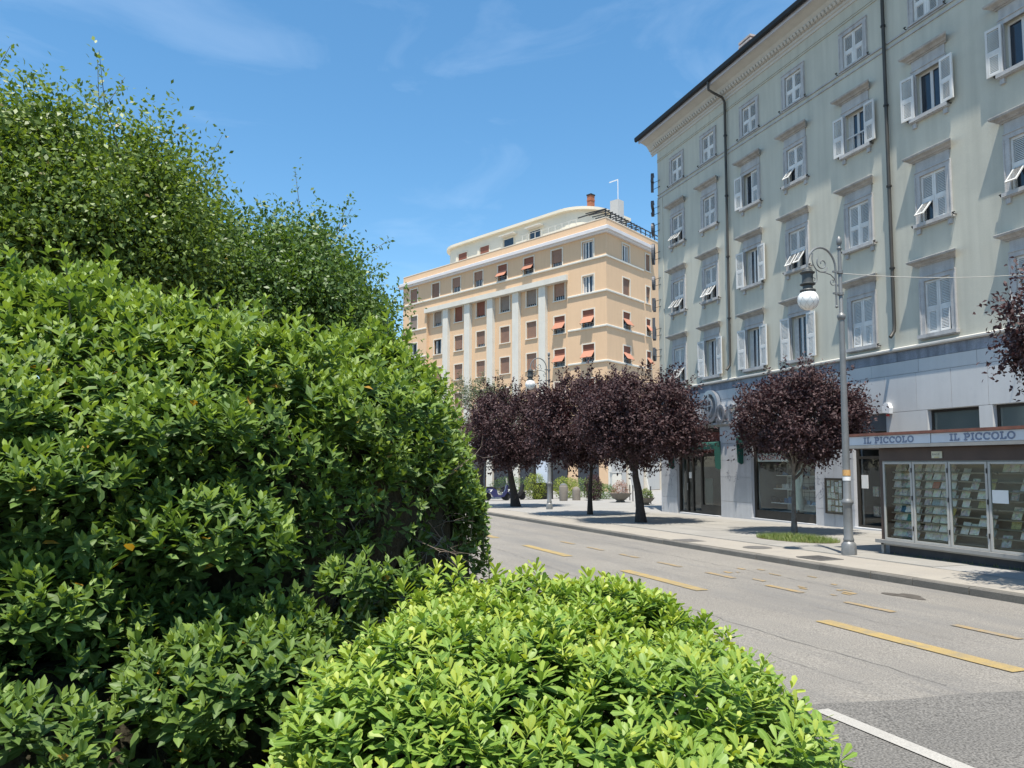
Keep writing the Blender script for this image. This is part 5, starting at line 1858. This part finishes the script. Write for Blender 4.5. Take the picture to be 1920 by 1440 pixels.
# inner leaves and twigs
P2, N2 = sample_ellipsoids(E1, 9000, shell=0.82, reject=0.8)
ok = np.ones(len(P2), bool)
for e in HOLLOW:
    ok &= ~in_ell(P2, e) | (rng.uniform(0, 1, len(P2)) < .75)
P2, N2 = P2[ok], N2[ok]
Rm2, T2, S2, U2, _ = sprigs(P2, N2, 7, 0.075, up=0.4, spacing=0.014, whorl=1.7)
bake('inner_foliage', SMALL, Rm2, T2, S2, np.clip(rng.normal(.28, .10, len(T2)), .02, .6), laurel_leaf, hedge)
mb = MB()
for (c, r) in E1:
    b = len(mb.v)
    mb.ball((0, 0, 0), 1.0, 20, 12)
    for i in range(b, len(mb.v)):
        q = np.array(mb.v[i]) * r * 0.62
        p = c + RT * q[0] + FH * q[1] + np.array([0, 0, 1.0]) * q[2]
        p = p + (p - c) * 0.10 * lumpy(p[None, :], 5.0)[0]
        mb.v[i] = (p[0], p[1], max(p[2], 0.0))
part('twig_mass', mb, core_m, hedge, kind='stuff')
# bare twigs in the hollow on the right
mb = MB()
rt_ = random.Random(11)


def twig(p, d, ln, r, lvl):
    pts, rs = [p.copy()], [r]
    n = 5
    for i in range(n):
        d = (d + Vector((rt_.gauss(0, .28), rt_.gauss(0, .28), rt_.gauss(0, .28)))).normalized()
        p = p + d * ln / n
        pts.append(p.copy())
        rs.append(r * (1 - .75 * (i + 1) / n))
        if lvl > 0 and i in (1, 2, 3) and rt_.random() < .8:
            nd = (d + Vector((rt_.gauss(0, .7), rt_.gauss(0, .7), rt_.gauss(0, .5)))).normalized()
            twig(p.copy(), nd, ln * .55, r * .5, lvl - 1)
    mb.tube(pts, rs, 4, cap=False)


for q in range(38):
    px, z = rt_.uniform(600, 850), rt_.uniform(0.75, 1.6)
    dep = 4.05 + 0.85 * (px - 600) / 250 + rt_.uniform(-.15, .35)
    twig(Vector(at(px, dep, z)), Vector((rt_.gauss(-.3, .5), rt_.gauss(-.6, .3), rt_.gauss(.5, .5))).normalized(), rt_.uniform(.35, .7), rt_.uniform(.004, .009), 2)
part('bare_twigs', mb, twig_m, hedge, kind='stuff')
# stems at the base
for px, dep in ((-60, 3.4), (200, 3.5), (460, 3.8), (660, 4.5), (790, 5.2)):
    p = at(px, dep, 0)
    part('stem', MB().tube([(p[0], p[1], gz(p[1]) - .03), (p[0] + .05, p[1], .5), (p[0] - .04, p[1] + .05, 1.2)], [0.04, 0.03, 0.015], 7), bark_pale, hedge)

# ------------------------------------------------------------------ pittosporum hedge (low, centre foreground)
ph_ = thing('pittosporum_hedge', (0.85, 2.0, 0), 'low bright yellow green clipped hedge in the centre foreground', 'hedge')
pc, pr_ = np.array([0.86, 2.17, 0.30]), np.array([0.75, 1.07, 1.02])
PROT, PEX = 0.38, 3.7


def superell(d, scale=1.0):
    q = np.abs(d / (pr_ * scale))
    s = ((q[:, 0] ** PEX + q[:, 1] ** PEX) ** (4 / PEX) + q[:, 2] ** 4) ** (-1 / 4)
    p = d * s[:, None]
    nn = norm(np.sign(p) * np.abs(p / pr_) ** 2.8 / pr_)
    c, sn = math.cos(PROT), math.sin(PROT)
    rot = lambda v: np.stack([v[:, 0] * c + v[:, 1] * sn, -v[:, 0] * sn + v[:, 1] * c, v[:, 2]], 1)
    p2, n2 = rot(p), rot(nn)
    p2[:, 2] += .03 * p[:, 1]
    return pc + p2, n2


def pitto_pts(n, scale):
    p, nn = superell(norm(rng.normal(0, 1, (n, 3)) * np.array([1, 1.3, 1.3])), scale)
    p = p + nn * (0.06 * lumpy(p, 5.0, 1.0) + 0.035 * lumpy(p, 11.0, 2.0) + rng.normal(0, .018, len(p)))[:, None]
    # the far left corner drops into the laurel; the far edge is uneven
    ok = (p[:, 2] > 0.10)
    return p[ok], nn[ok]


P, N_ = pitto_pts(8200, 1.0)
seen = np.einsum('ki,ki->k', N_, norm(CAMP - P)) > -0.2
ok = seen | (rng.uniform(0, 1, len(P)) < .35)
P, N_ = P[ok], N_[ok]
print('pitto', len(P))
Rm, T, S, U, AX = sprigs(P, N_, 12, 0.053, up=0.60, beta=(0.50, 1.38), spacing=0.0035, whorl=2.399, jitter=.30)
tip = np.repeat(rng.uniform(0, 1, len(P)), 12)
far = np.clip((T[:, 1] - 2.3) / 1.3, 0, 1)
tint = np.clip(0.36 + 0.33 * U ** 2 + 0.22 * far + 0.30 * (tip > .72) * U + rng.normal(0, .09, len(T)), .02, 1)
keep = single_leaves(PITTO_F, Rm, T, S, tint, pitto_leaf, ph_, 300)
bake('foliage', PITTO, Rm[keep], T[keep], S[keep], tint[keep], pitto_leaf, ph_)
P2, N2 = pitto_pts(2600, 0.9)
Rm2, T2, S2, U2, _ = sprigs(P2, N2, 9, 0.078, up=0.5, spacing=0.006, whorl=2.399)
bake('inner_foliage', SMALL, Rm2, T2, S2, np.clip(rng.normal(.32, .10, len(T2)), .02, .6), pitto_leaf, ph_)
# taller rosettes breaking the outline
ros = np.array([at(a, b, c) for a, b, c in ((860, 3.1, 1.40), (1005, 2.95, 1.40), (985, 2.9, 1.39), (1100, 2.85, 1.385), (1135, 2.8, 1.38), (1180, 2.75, 1.35), (760, 3.0, 1.33), (820, 3.1, 1.38), (930, 3.0, 1.39))])
rm3, t3, s3, u3, _ = sprigs(ros, np.tile(np.array([[0, 0, 1.0]]), (len(ros), 1)), 16, 0.066, up=.85, beta=(.3, 1.25), spacing=.005, whorl=2.399, jitter=.2)
bake('tall_rosettes', PITTO, rm3, t3, s3, np.clip(.5 + .4 * u3 + rng.normal(0, .08, len(t3)), .05, 1), pitto_leaf, ph_)
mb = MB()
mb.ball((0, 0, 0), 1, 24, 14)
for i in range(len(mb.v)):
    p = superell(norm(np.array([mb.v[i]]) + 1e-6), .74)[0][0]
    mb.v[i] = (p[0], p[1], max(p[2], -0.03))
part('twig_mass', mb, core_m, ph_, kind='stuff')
for q in range(6):
    x, y = 0.5 + .35 * (q % 3), 1.6 + 1.0 * (q // 3)
    part('stem', MB().tube([(x, y, gz(y) - .02), (x + .03, y, .4), (x - .03, y + .02, .7)], [.03, .024, .015], 7), bark_pale, ph_)
strip('planting_bed', -6.0, 2.75, 0.03, earth_m, -4, 30)
bedk = strip('bed_kerb', 2.80, 2.95, 0.10, kerb_m, -4, 60)

# ------------------------------------------------------------------ trees


def limb_path(a, b, sag, n=6, wob=.06, rg=random):
    a, b = Vector(a), Vector(b)
    ln = (b - a).length
    pts = []
    for i in range(n + 1):
        t = i / n
        p = a.lerp(b, t)
        p.z += sag * ln * math.sin(math.pi * t)
        if 0 < i < n:
            p += Vector((rg.gauss(0, wob), rg.gauss(0, wob), rg.gauss(0, wob))) * ln * .5
        pts.append(p)
    return pts


def tree(name, base, trunk_pts, trunk_r, crown_c, crown_r, n_clump, per_clump, clump_r, leaf, tmpl, lsize, mat, bark, label, cat, seed, group=None,
         tint=(.45, .2), shoots=0, flat=1.0, shell=0.62, droop=.0, seg=10, axis=None):
    g = np.random.default_rng(seed)
    rg = random.Random(seed)
    t = thing(name, base, label, cat, group)
    base = Vector(base)
    pts = [base + Vector((0, 0, -.05))] + [base + Vector(p) for p in trunk_pts]
    n = len(pts)
    rs = [trunk_r * (1.35 if i == 0 else 1.0 - .45 * i / (n - 1)) for i in range(n)]
    part('trunk', smooth_by_angle(MB().tube(pts, rs, seg).mesh('trunk')), bark, t)
    top = pts[-1]
    cc = np.array(base) + np.array(crown_c)
    cr = np.array(crown_r)
    d = norm(g.normal(0, 1, (n_clump, 3)))
    rad = g.uniform(shell ** 3, 1, n_clump) ** (1 / 3)
    cen = cc + d * (rad * (1 + .16 * lumpy(d * 1.7, 2.0, seed * 1.0)))[:, None] * (cr - clump_r * .6)
    cen[:, 2] = np.where(d[:, 2] < 0, cc[2] + (cen[:, 2] - cc[2]) * flat, cen[:, 2])
    # limbs
    order = g.permutation(n_clump)
    for q in order[:12]:
        tgt = cen[q]
        st_ = pts[-1] if rg.random() < .6 else pts[-2].lerp(pts[-1], rg.uniform(.3, 1))
        lp = limb_path(st_, tgt, .10, 6, .05, rg)
        part('limb', MB().tube(lp, [trunk_r * .48 * (1 - .8 * i / 6) + .006 for i in range(7)], 6), bark, t)
    tw = MB()
    for q in range(n_clump):
        j = order[q % 12]
        a = Vector(cen[j]).lerp(top, .45)
        b = Vector(cen[q])
        if (a - b).length > .2:
            tw.tube(limb_path(a, b, .06, 3, .06, rg), [trunk_r * .13 + .003, trunk_r * .09 + .003, .006, .003], 4, cap=False)
    # leaves: short twigs inside each clump
    tips = []
    TW = max(6, per_clump // 9)
    all_p, all_ax, all_t = [], [], []
    for q in range(n_clump):
        dd = norm(g.normal(0, 1, (TW, 3)) + norm(cen[q] - cc) * .4 + np.array([0, 0, .2]))
        L_ = clump_r * g.uniform(.35, 1.0, TW) * (1.15 if rad[q] > .92 else 1)
        p0 = cen[q] + dd * (L_ * .2)[:, None]
        for i in range(9):
            u = (i + g.uniform(0, 1, TW)) / 9
            all_p.append(p0 + dd * (L_ * u)[:, None] + g.normal(0, .035, (TW, 3)) - np.array([0, 0, 1.0]) * (droop * u * u * L_)[:, None])
            all_ax.append(dd)
            all_t.append(np.full(TW, g.uniform(-.12, .12)))
    if shoots:
        for q in range(shoots):
            dv = norm(np.array([g.normal(0, .6), g.normal(0, .6), g.uniform(.3, 1.0)]))
            p0 = cc + dv * cr * .86
            ln = g.uniform(.5, 1.0) * clump_r * 1.5
            dv2 = norm(dv + np.array([0, 0, .4]) + g.normal(0, .35, 3))
            m = 44
            u = np.linspace(0, 1, m)
            all_p.append(p0 + dv2 * (u * ln)[:, None] + g.normal(0, .045, (m, 3)))
            all_ax.append(np.tile(dv2, (m, 1)))
            all_t.append(np.full(m, .05))
            sd_v = g.normal(0, .05, 3)
            tw.tube([tuple(p0 - dv2 * .25), tuple(p0 + dv2 * ln * .4 + sd_v), tuple(p0 + dv2 * ln * .95)], [.006, .005, .002], 4, cap=False)
    part('twigs', tw, bark, t, kind='stuff')
    T = np.concatenate(all_p)
    A = np.concatenate(all_ax)
    ti = np.concatenate(all_t)
    A = norm(A + g.normal(0, .5, A.shape) + np.array([0, 0, .25]))
    be = g.normal(1.0, .3, len(T))
    phi = g.uniform(0, 6.28, len(T))
    Rm = leaf_frames(A, be, phi, g.normal(0, .5, len(T)))
    # leaves lie mostly face up
    flip = Rm[:, 2, 2] < 0
    Rm[flip, :, 1] *= -1
    Rm[flip, :, 2] *= -1
    S = lsize * g.uniform(.65, 1.25, len(T))
    tn = np.clip(tint[0] + ti + g.normal(0, tint[1], len(T)), .02, .93)
    odd = g.uniform(0, 1, len(T)) < .006
    tn[odd] = 1.0
    bake('crown', tmpl, Rm, T, S, tn, mat, t)
    return t


def gp(x, y, pave=True):
    return (x, y, gz(y) + (PAVE if pave else 0))


PG = 'purple plum trees along the pavement'
tree('plum_tree', gp(12.72, 22.98), [(-.03, 0, .5), (-.08, .02, 1.1), (-.16, .05, 1.55), (-.18, .05, 1.95)], 0.17, (.02, .1, 3.38), (2.35, 2.3, 1.95), 135, 380, .66, None, SMALL, 0.115, plum_leaf, bark_plum,
     'wide purple plum tree with curved dark trunk in front of the shop corner', 'tree', 21, PG, shoots=26, flat=.85)
tree('plum_tree', gp(14.14, 16.98), [(0, 0, .6), (.01, 0, 1.3), (.03, .02, 1.75)], 0.075, (.22, .0, 3.10), (1.95, 1.85, 1.52), 120, 370, .54, None, SMALL, 0.098, plum_leaf, bark_pale,
     'small purple plum tree with slim pale trunk before the shop window', 'tree', 22, PG, shoots=20, flat=.8)
tree('plum_tree', gp(13.04, 36.76), [(-.1, 0, .7), (-.25, 0, 1.4), (-.35, 0, 2.2)], 0.22, (-.1, 0, 3.8), (2.95, 2.7, 2.6), 120, 280, .80, None, SMALL, 0.145, plum_leaf, bark_plum,
     'farthest purple plum tree, left of the far lamp post', 'tree', 23, PG, shoots=22, flat=.85)
tree('plum_tree', gp(13.25, 28.2), [(0, 0, .8), (.05, 0, 1.5), (.1, 0, 2.1)], 0.10, (-.15, .0, 3.65), (2.55, 2.4, 2.25), 120, 280, .75, None, SMALL, 0.14, plum_leaf, bark_plum,
     'purple plum tree in the middle of the row, right of the far lamp post', 'tree', 24, PG, shoots=20, flat=.85)
tree('plum_tree', gp(11.35, 6.75), [(0, 0, .7), (.03, 0, 1.4), (.03, .02, 2.0)], 0.11, (0.05, 0.0, 3.60), (1.62, 1.65, 1.40), 110, 270, .50, None, SMALL, 0.088, plum_leaf, bark_pale,
     'purple plum tree cut by the right edge, its twigs over the kiosk roof', 'tree', 25, PG, shoots=34, flat=.85)
# green trees behind the laurel hedge
pa = at(110, 8.3, 0)
tree('green_tree', (pa[0], pa[1], gz(pa[1])), [(-.05, 0, .9), (.05, 0, 1.9), (.2, 0, 2.7)], 0.17, (-.42, 0, 4.30), (2.30, 2.1, 1.85), 215, 1080, .66, None, DIAMOND, 0.064, tree_leaf, bark_pale,
     'leafy light green tree at the left edge with thin shoots against the sky', 'tree', 31, 'green trees behind the hedge', shoots=16, flat=.65, shell=.5)
pb = at(430, 10.6, 0)
tree('green_tree', (pb[0], pb[1], gz(pb[1])), [(0, 0, 1.0), (.08, 0, 1.9), (.05, 0, 2.6)], 0.17, (.15, 0, 3.85), (2.30, 2.0, 1.80), 200, 1040, .68, None, DIAMOND, 0.070, tree_leaf_b, bark_pale,
     'darker green tree sloping down towards the beige block', 'tree', 32, 'green trees behind the hedge', shoots=14, flat=.75, shell=.5)
pb = at(640, 12.5, 0)
tree('green_tree', (pb[0], pb[1], gz(pb[1])), [(0, 0, .9), (-.08, 0, 1.6), (.05, 0, 2.1)], 0.12, (.0, 0, 3.05), (1.15, 1.2, 1.45), 90, 860, .55, None, DIAMOND, 0.074, tree_leaf_b, bark_pale,
     'lowest green tree, its tip in front of the beige block', 'tree', 33, 'green trees behind the hedge', shoots=8, flat=.8, shell=.4)
# grey green tree in the square
pq = at(900, 52, 0)
tree('holm_oak', (pq[0], pq[1], gz(pq[1]) + PAVE), [(0, 0, 1.2), (.1, 0, 2.2), (0, 0, 3.0)], 0.28, (0.2, 0, 5.6), (3.1, 2.8, 3.0), 90, 160, .80, None, SMALL, 0.13, oak_leaf, bark_plum,
     'grey green rounded tree behind the plum trees', 'tree', 41, shoots=16, flat=.9)

# grass round the small plum tree
gsoil = MB()
pts = []
for k in range(20):
    a = 2 * math.pi * k / 20
    x, y = 13.05 + 0.72 * math.cos(a) * (1 + .1 * math.sin(3 * a)), 15.6 + 1.25 * math.sin(a)
    pts.append((x, y, gz(y) + PAVE + .016))
gsoil.poly(pts)
obj('tree_pit_soil', gsoil.mesh('soil'), None, kind='structure', mat=earth_m)
n = 5200
a = rng.uniform(0, 6.28, n)
r_ = np.sqrt(rng.uniform(0, 1, n))
gx, gy = 13.05 + .74 * r_ * np.cos(a), 15.6 + 1.28 * r_ * np.sin(a)
T = np.stack([gx, gy, -SLOPE * gy + PAVE + .014], 1)
Rm = leaf_frames(np.tile(np.array([[0, 0, 1.0]]), (n, 1)), np.abs(rng.normal(.35, .35, n)), rng.uniform(0, 6.28, n))
bake('grass_patch', BLADE, Rm, T, rng.uniform(.06, .20, n) * (1.1 - .4 * r_), np.clip(rng.normal(.45, .22, n), .02, .93), grass_leaf, None, 'stuff', label='tuft of rough grass round the small plum tree')
# weeds along the kiosk foot
n = 500
gy = rng.uniform(8.0, 12.0, n)
gx = 12.36 + np.abs(rng.normal(0, .05, n))
T = np.stack([gx, gy, -SLOPE * gy + PAVE + .004], 1)
Rm = leaf_frames(np.tile(np.array([[0, 0, 1.0]]), (n, 1)), np.abs(rng.normal(.4, .35, n)), rng.uniform(0, 6.28, n))
bake('kerbside_weeds', BLADE, Rm, T, rng.uniform(.03, .09, n), np.clip(rng.normal(.5, .2, n), .02, .93), grass_leaf, None, 'stuff', label='thin weeds along the foot of the kiosk')

# ------------------------------------------------------------------ things on the far square


def shrub(name, c, r, mat, label, n=2500, size=.09, cat='shrub', group=None, zlow=0):
    t = thing(name, (c[0], c[1], gz(c[1]) + PAVE), label, cat, group)
    d = norm(rng.normal(0, 1, (n, 3)))
    rad = rng.uniform(.3, 1, n) ** (1 / 2.5)
    p = np.array([c[0], c[1], gz(c[1]) + PAVE + r[2] * .9 + zlow]) + d * rad[:, None] * np.array(r) * (1 + .18 * lumpy(d * 2, 2.0))[:, None]
    ok = p[:, 2] > gz(c[1]) + PAVE + zlow
    p, d = p[ok], d[ok]
    Rm = leaf_frames(norm(d + rng.normal(0, .5, d.shape) + np.array([0, 0, .4])), rng.normal(1.0, .3, len(p)), rng.uniform(0, 6.28, len(p)))
    fl = Rm[:, 2, 2] < 0
    Rm[fl, :, 1:] *= -1
    bake('foliage', SMALL, Rm, p, size * rng.uniform(.7, 1.3, len(p)), np.clip(rng.normal(.45, .2, len(p)), .02, .93), mat, t)
    part('stem', MB().tube([(c[0], c[1], gz(c[1]) + PAVE - .02), (c[0], c[1], gz(c[1]) + PAVE + zlow + r[2])], .03, 6), bark_plum, t)
    return t


bowl = smooth_by_angle(MB().lathe([(0.26, 0), (0.28, 0.06), (0.22, 0.10), (0.30, 0.16), (0.52, 0.34), (0.64, 0.50), (0.68, 0.55), (0.62, 0.55), (0.55, 0.48)], seg=20).mesh('bowl', mat=clay_m))
for (x, y, sc_, lab, mt, sz) in ((20.1, 35.75, 0.72, 'bowl planter with thin greenery behind the wide plum tree trunk', grass_leaf, .5), (20.6, 39.65, 1.0, 'bowl planter with reddish flowers on the square', flower_leaf, .8)):
    t = thing('bowl_planter', (x, y, gz(y) + PAVE), lab, 'planter', 'bowl planters on the square')
    M = Matrix.Translation((x, y, gz(y) + PAVE + .004)) @ Matrix.Scale(sc_, 4)
    obj('bowl', bowl, t, M)
    part('soil', MB().lathe([(0.58 * sc_, 0), (0.58 * sc_, .01)], (x, y, gz(y) + PAVE + .5 * sc_), 16), earth_m, t)
    n = 900
    d = norm(rng.normal(0, 1, (n, 3)))
    d[:, 2] = np.abs(d[:, 2])
    p = np.array([x, y, gz(y) + PAVE + .52 * sc_]) + d * (rng.uniform(.3, 1, n) ** .5)[:, None] * np.array([.55 * sc_, .55 * sc_, sz])
    Rm = leaf_frames(norm(d + np.array([0, 0, .6])), rng.normal(.8, .3, n), rng.uniform(0, 6.28, n))
    bake('plants', SMALL, Rm, p, .08 * rng.uniform(.6, 1.3, n), np.clip(rng.normal(.45, .22, n), .02, .93), mt, t)
bol = smooth_by_angle(MB().lathe([(0.045, 0), (0.045, 0.02), (0.03, 0.03), (0.03, 0.92), (0.035, 0.94), (0.02, 0.98)], seg=10).mesh('post', mat=iron_m))
for x, y, lab in ((23.0, 43.5, 'slim dark bollard, leftmost of the row on the square'), (22.75, 42.5, 'slim dark bollard, second from the left on the square'), (22.05, 40.8, 'slim dark bollard in the middle of the row on the square'), (21.0, 36.8, 'slim dark bollard nearest to the green house corner')):
    obj('bollard', bol, None, Matrix.Translation((x, y, gz(y) + PAVE + .002)), lab, 'bollard', 'bollards on the square')
# electric cabinet
cb = thing('utility_cabinet', (29.2, 57.0, gz(57) + PAVE), 'pale utility cabinet in front of the grey doors of the beige block', 'cabinet')
z = gz(57) + PAVE
part('body', MB().box(28.75, 29.65, 56.8, 57.2, z, z + 1.75), white_trim, cb)
part('cap', MB().box(28.70, 29.70, 56.75, 57.25, z + 1.752, z + 1.83), greywall, cb)
part('door', MB().box(28.80, 29.60, 56.78, 56.798, z + .1, z + 1.68), white_trim, cb)
# poster stand
z = gz(46.8) + PAVE
po = thing('poster_stand', (18.65, 46.8, z), 'upright poster stand with a pale blank sheet left of the far lamp post', 'poster stand')
part('frame', MB().box(17.85, 19.25, 46.75, 46.95, z, z + 2.75), iron_m, po)
part('sheet', MB().box(18.02, 19.08, 46.73, 46.748, z + 1.1, z + 2.6), nmat('pale_sheet', (0.55, 0.62, 0.72), None, 2, .4), po)
# scooters parked at the far kerb


def scooter(x, y, ang, mat, label):
    z = gz(y) + PAVE
    t = thing('parked_scooter', (x, y, z), label, 'scooter', 'scooters parked in the square')
    M = Matrix.Translation((x, y, z)) @ Matrix.Rotation(ang, 4, 'Z')
    for q, xx in enumerate((-.62, .62)):
        wl = MB()
        prf = [(0.16, -.05), (0.23, -.055), (0.255, -.03), (0.255, .03), (0.23, .055), (0.16, .05)]
        wl.lathe(prf, seg=18)
        MW = M @ Matrix.Translation((xx, 0, .257)) @ Matrix.Rotation(math.pi / 2, 4, 'X')
        wo = part('wheel', wl, rubber_m, t, MW, smooth=True)
        part('rim', MB().lathe([(0.15, -.04), (0.155, .0), (0.15, .04)], seg=14), kiosk_alu, wo, MW)
    body = [(-.92, .55), (-.80, .78), (-.35, .82), (-.05, .70), (.05, .36), (.38, .36), (.52, .70), (.60, 1.02), (.70, 1.0), (.66, .62), (.60, .46), (.42, .24), (-.25, .22), (-.45, .50), (-.80, .52)]
    part('body', MB().prism(body, 'y', -.19, .19), mat, t, M)
    part('seat', MB().prism([(-.85, .80), (-.80, .88), (-.35, .90), (-.06, .82), (-.08, .735), (-.36, .825), (-.78, .79)], 'y', -.15, .15), rubber_m, t, M)
    part('front_fender', MB().prism([(.34, .40), (.42, .54), (.66, .58), (.90, .45), (.86, .42), (.62, .53), (.44, .44)], 'y', -.09, .09), mat, t, M)
    part('handlebar', MB().tube([(.60, -.34, 1.02), (.64, -.1, 1.08), (.64, .1, 1.08), (.60, .34, 1.02)], .02, 6), iron_m, t, M)
    part('windscreen', MB().prism([(.66, 1.02), (.60, 1.45), (.615, 1.45), (.69, 1.04)], 'y', -.22, .22), glass_m, t, M)
    part('white_mark', MB().prism([(-.60, .70), (-.30, .72), (-.42, .56), (-.50, .56), (-.42, .67)], 'y', -.196, -.1905), white_plain, t, M)


scooter(14.9, 45.6, R(-8), navy_m, 'dark blue scooter with a white mark parked beyond the plum trees')
scooter(16.3, 46.4, R(5), rubber_m, 'black scooter parked right of the dark blue one')
for px, dep, r, mt, lab in ((1003, 50, (.75, .6, .95), shrub_leaf, 'rounded yellow green shrub left of the poster stand'), (1060, 52, (1.0, .8, .8), shrub_leaf, 'yellow green shrub right of the poster stand'), (1095, 54, (1.6, .9, .75), tree_leaf, 'long green shrub behind the bowl planters'),
                            (1125, 50, (1.2, .8, .55), tree_leaf_b, 'low dark shrub beside the flowering planter'), (955, 56, (1.6, .9, .8), tree_leaf_b, 'dark shrub behind the parked scooters'), (1112, 47.5, (.55, .55, .9), plum_leaf, 'narrow purple shrub behind the square')):
    c = at(px, dep, 0)
    shrub('shrub', c, r, mt, lab, group='shrubs on the square')
c = at(1080, 48, 0)
z = gz(c[1]) + PAVE
obj('stone_post', smooth_by_angle(MB().lathe([(0.26, 0), (0.26, .6), (.24, .72), (.16, .82), (.02, .88)], seg=16).mesh('stone_post')), None, Matrix.Translation((c[0], c[1], z)), 'pale rounded stone post between the shrubs', 'stone post', mat=clay_m)
c = at(1056, 47, 0)
z = gz(c[1]) + PAVE
bn = thing('waste_bin', (c[0], c[1], z), 'grey rounded litter bin between the shrubs', 'bin')
part('drum', smooth_by_angle(MB().lathe([(0.24, 0), (0.26, .1), (.28, .86), (.26, .93), (.22, .96), (.21, .98)], (c[0], c[1], z), 18).mesh('drum')), clay_m, bn)
part('lid', MB().lathe([(0.22, .985), (0.21, 1.03), (.08, 1.09)], (c[0], c[1], z), 16), lamp_m, bn)
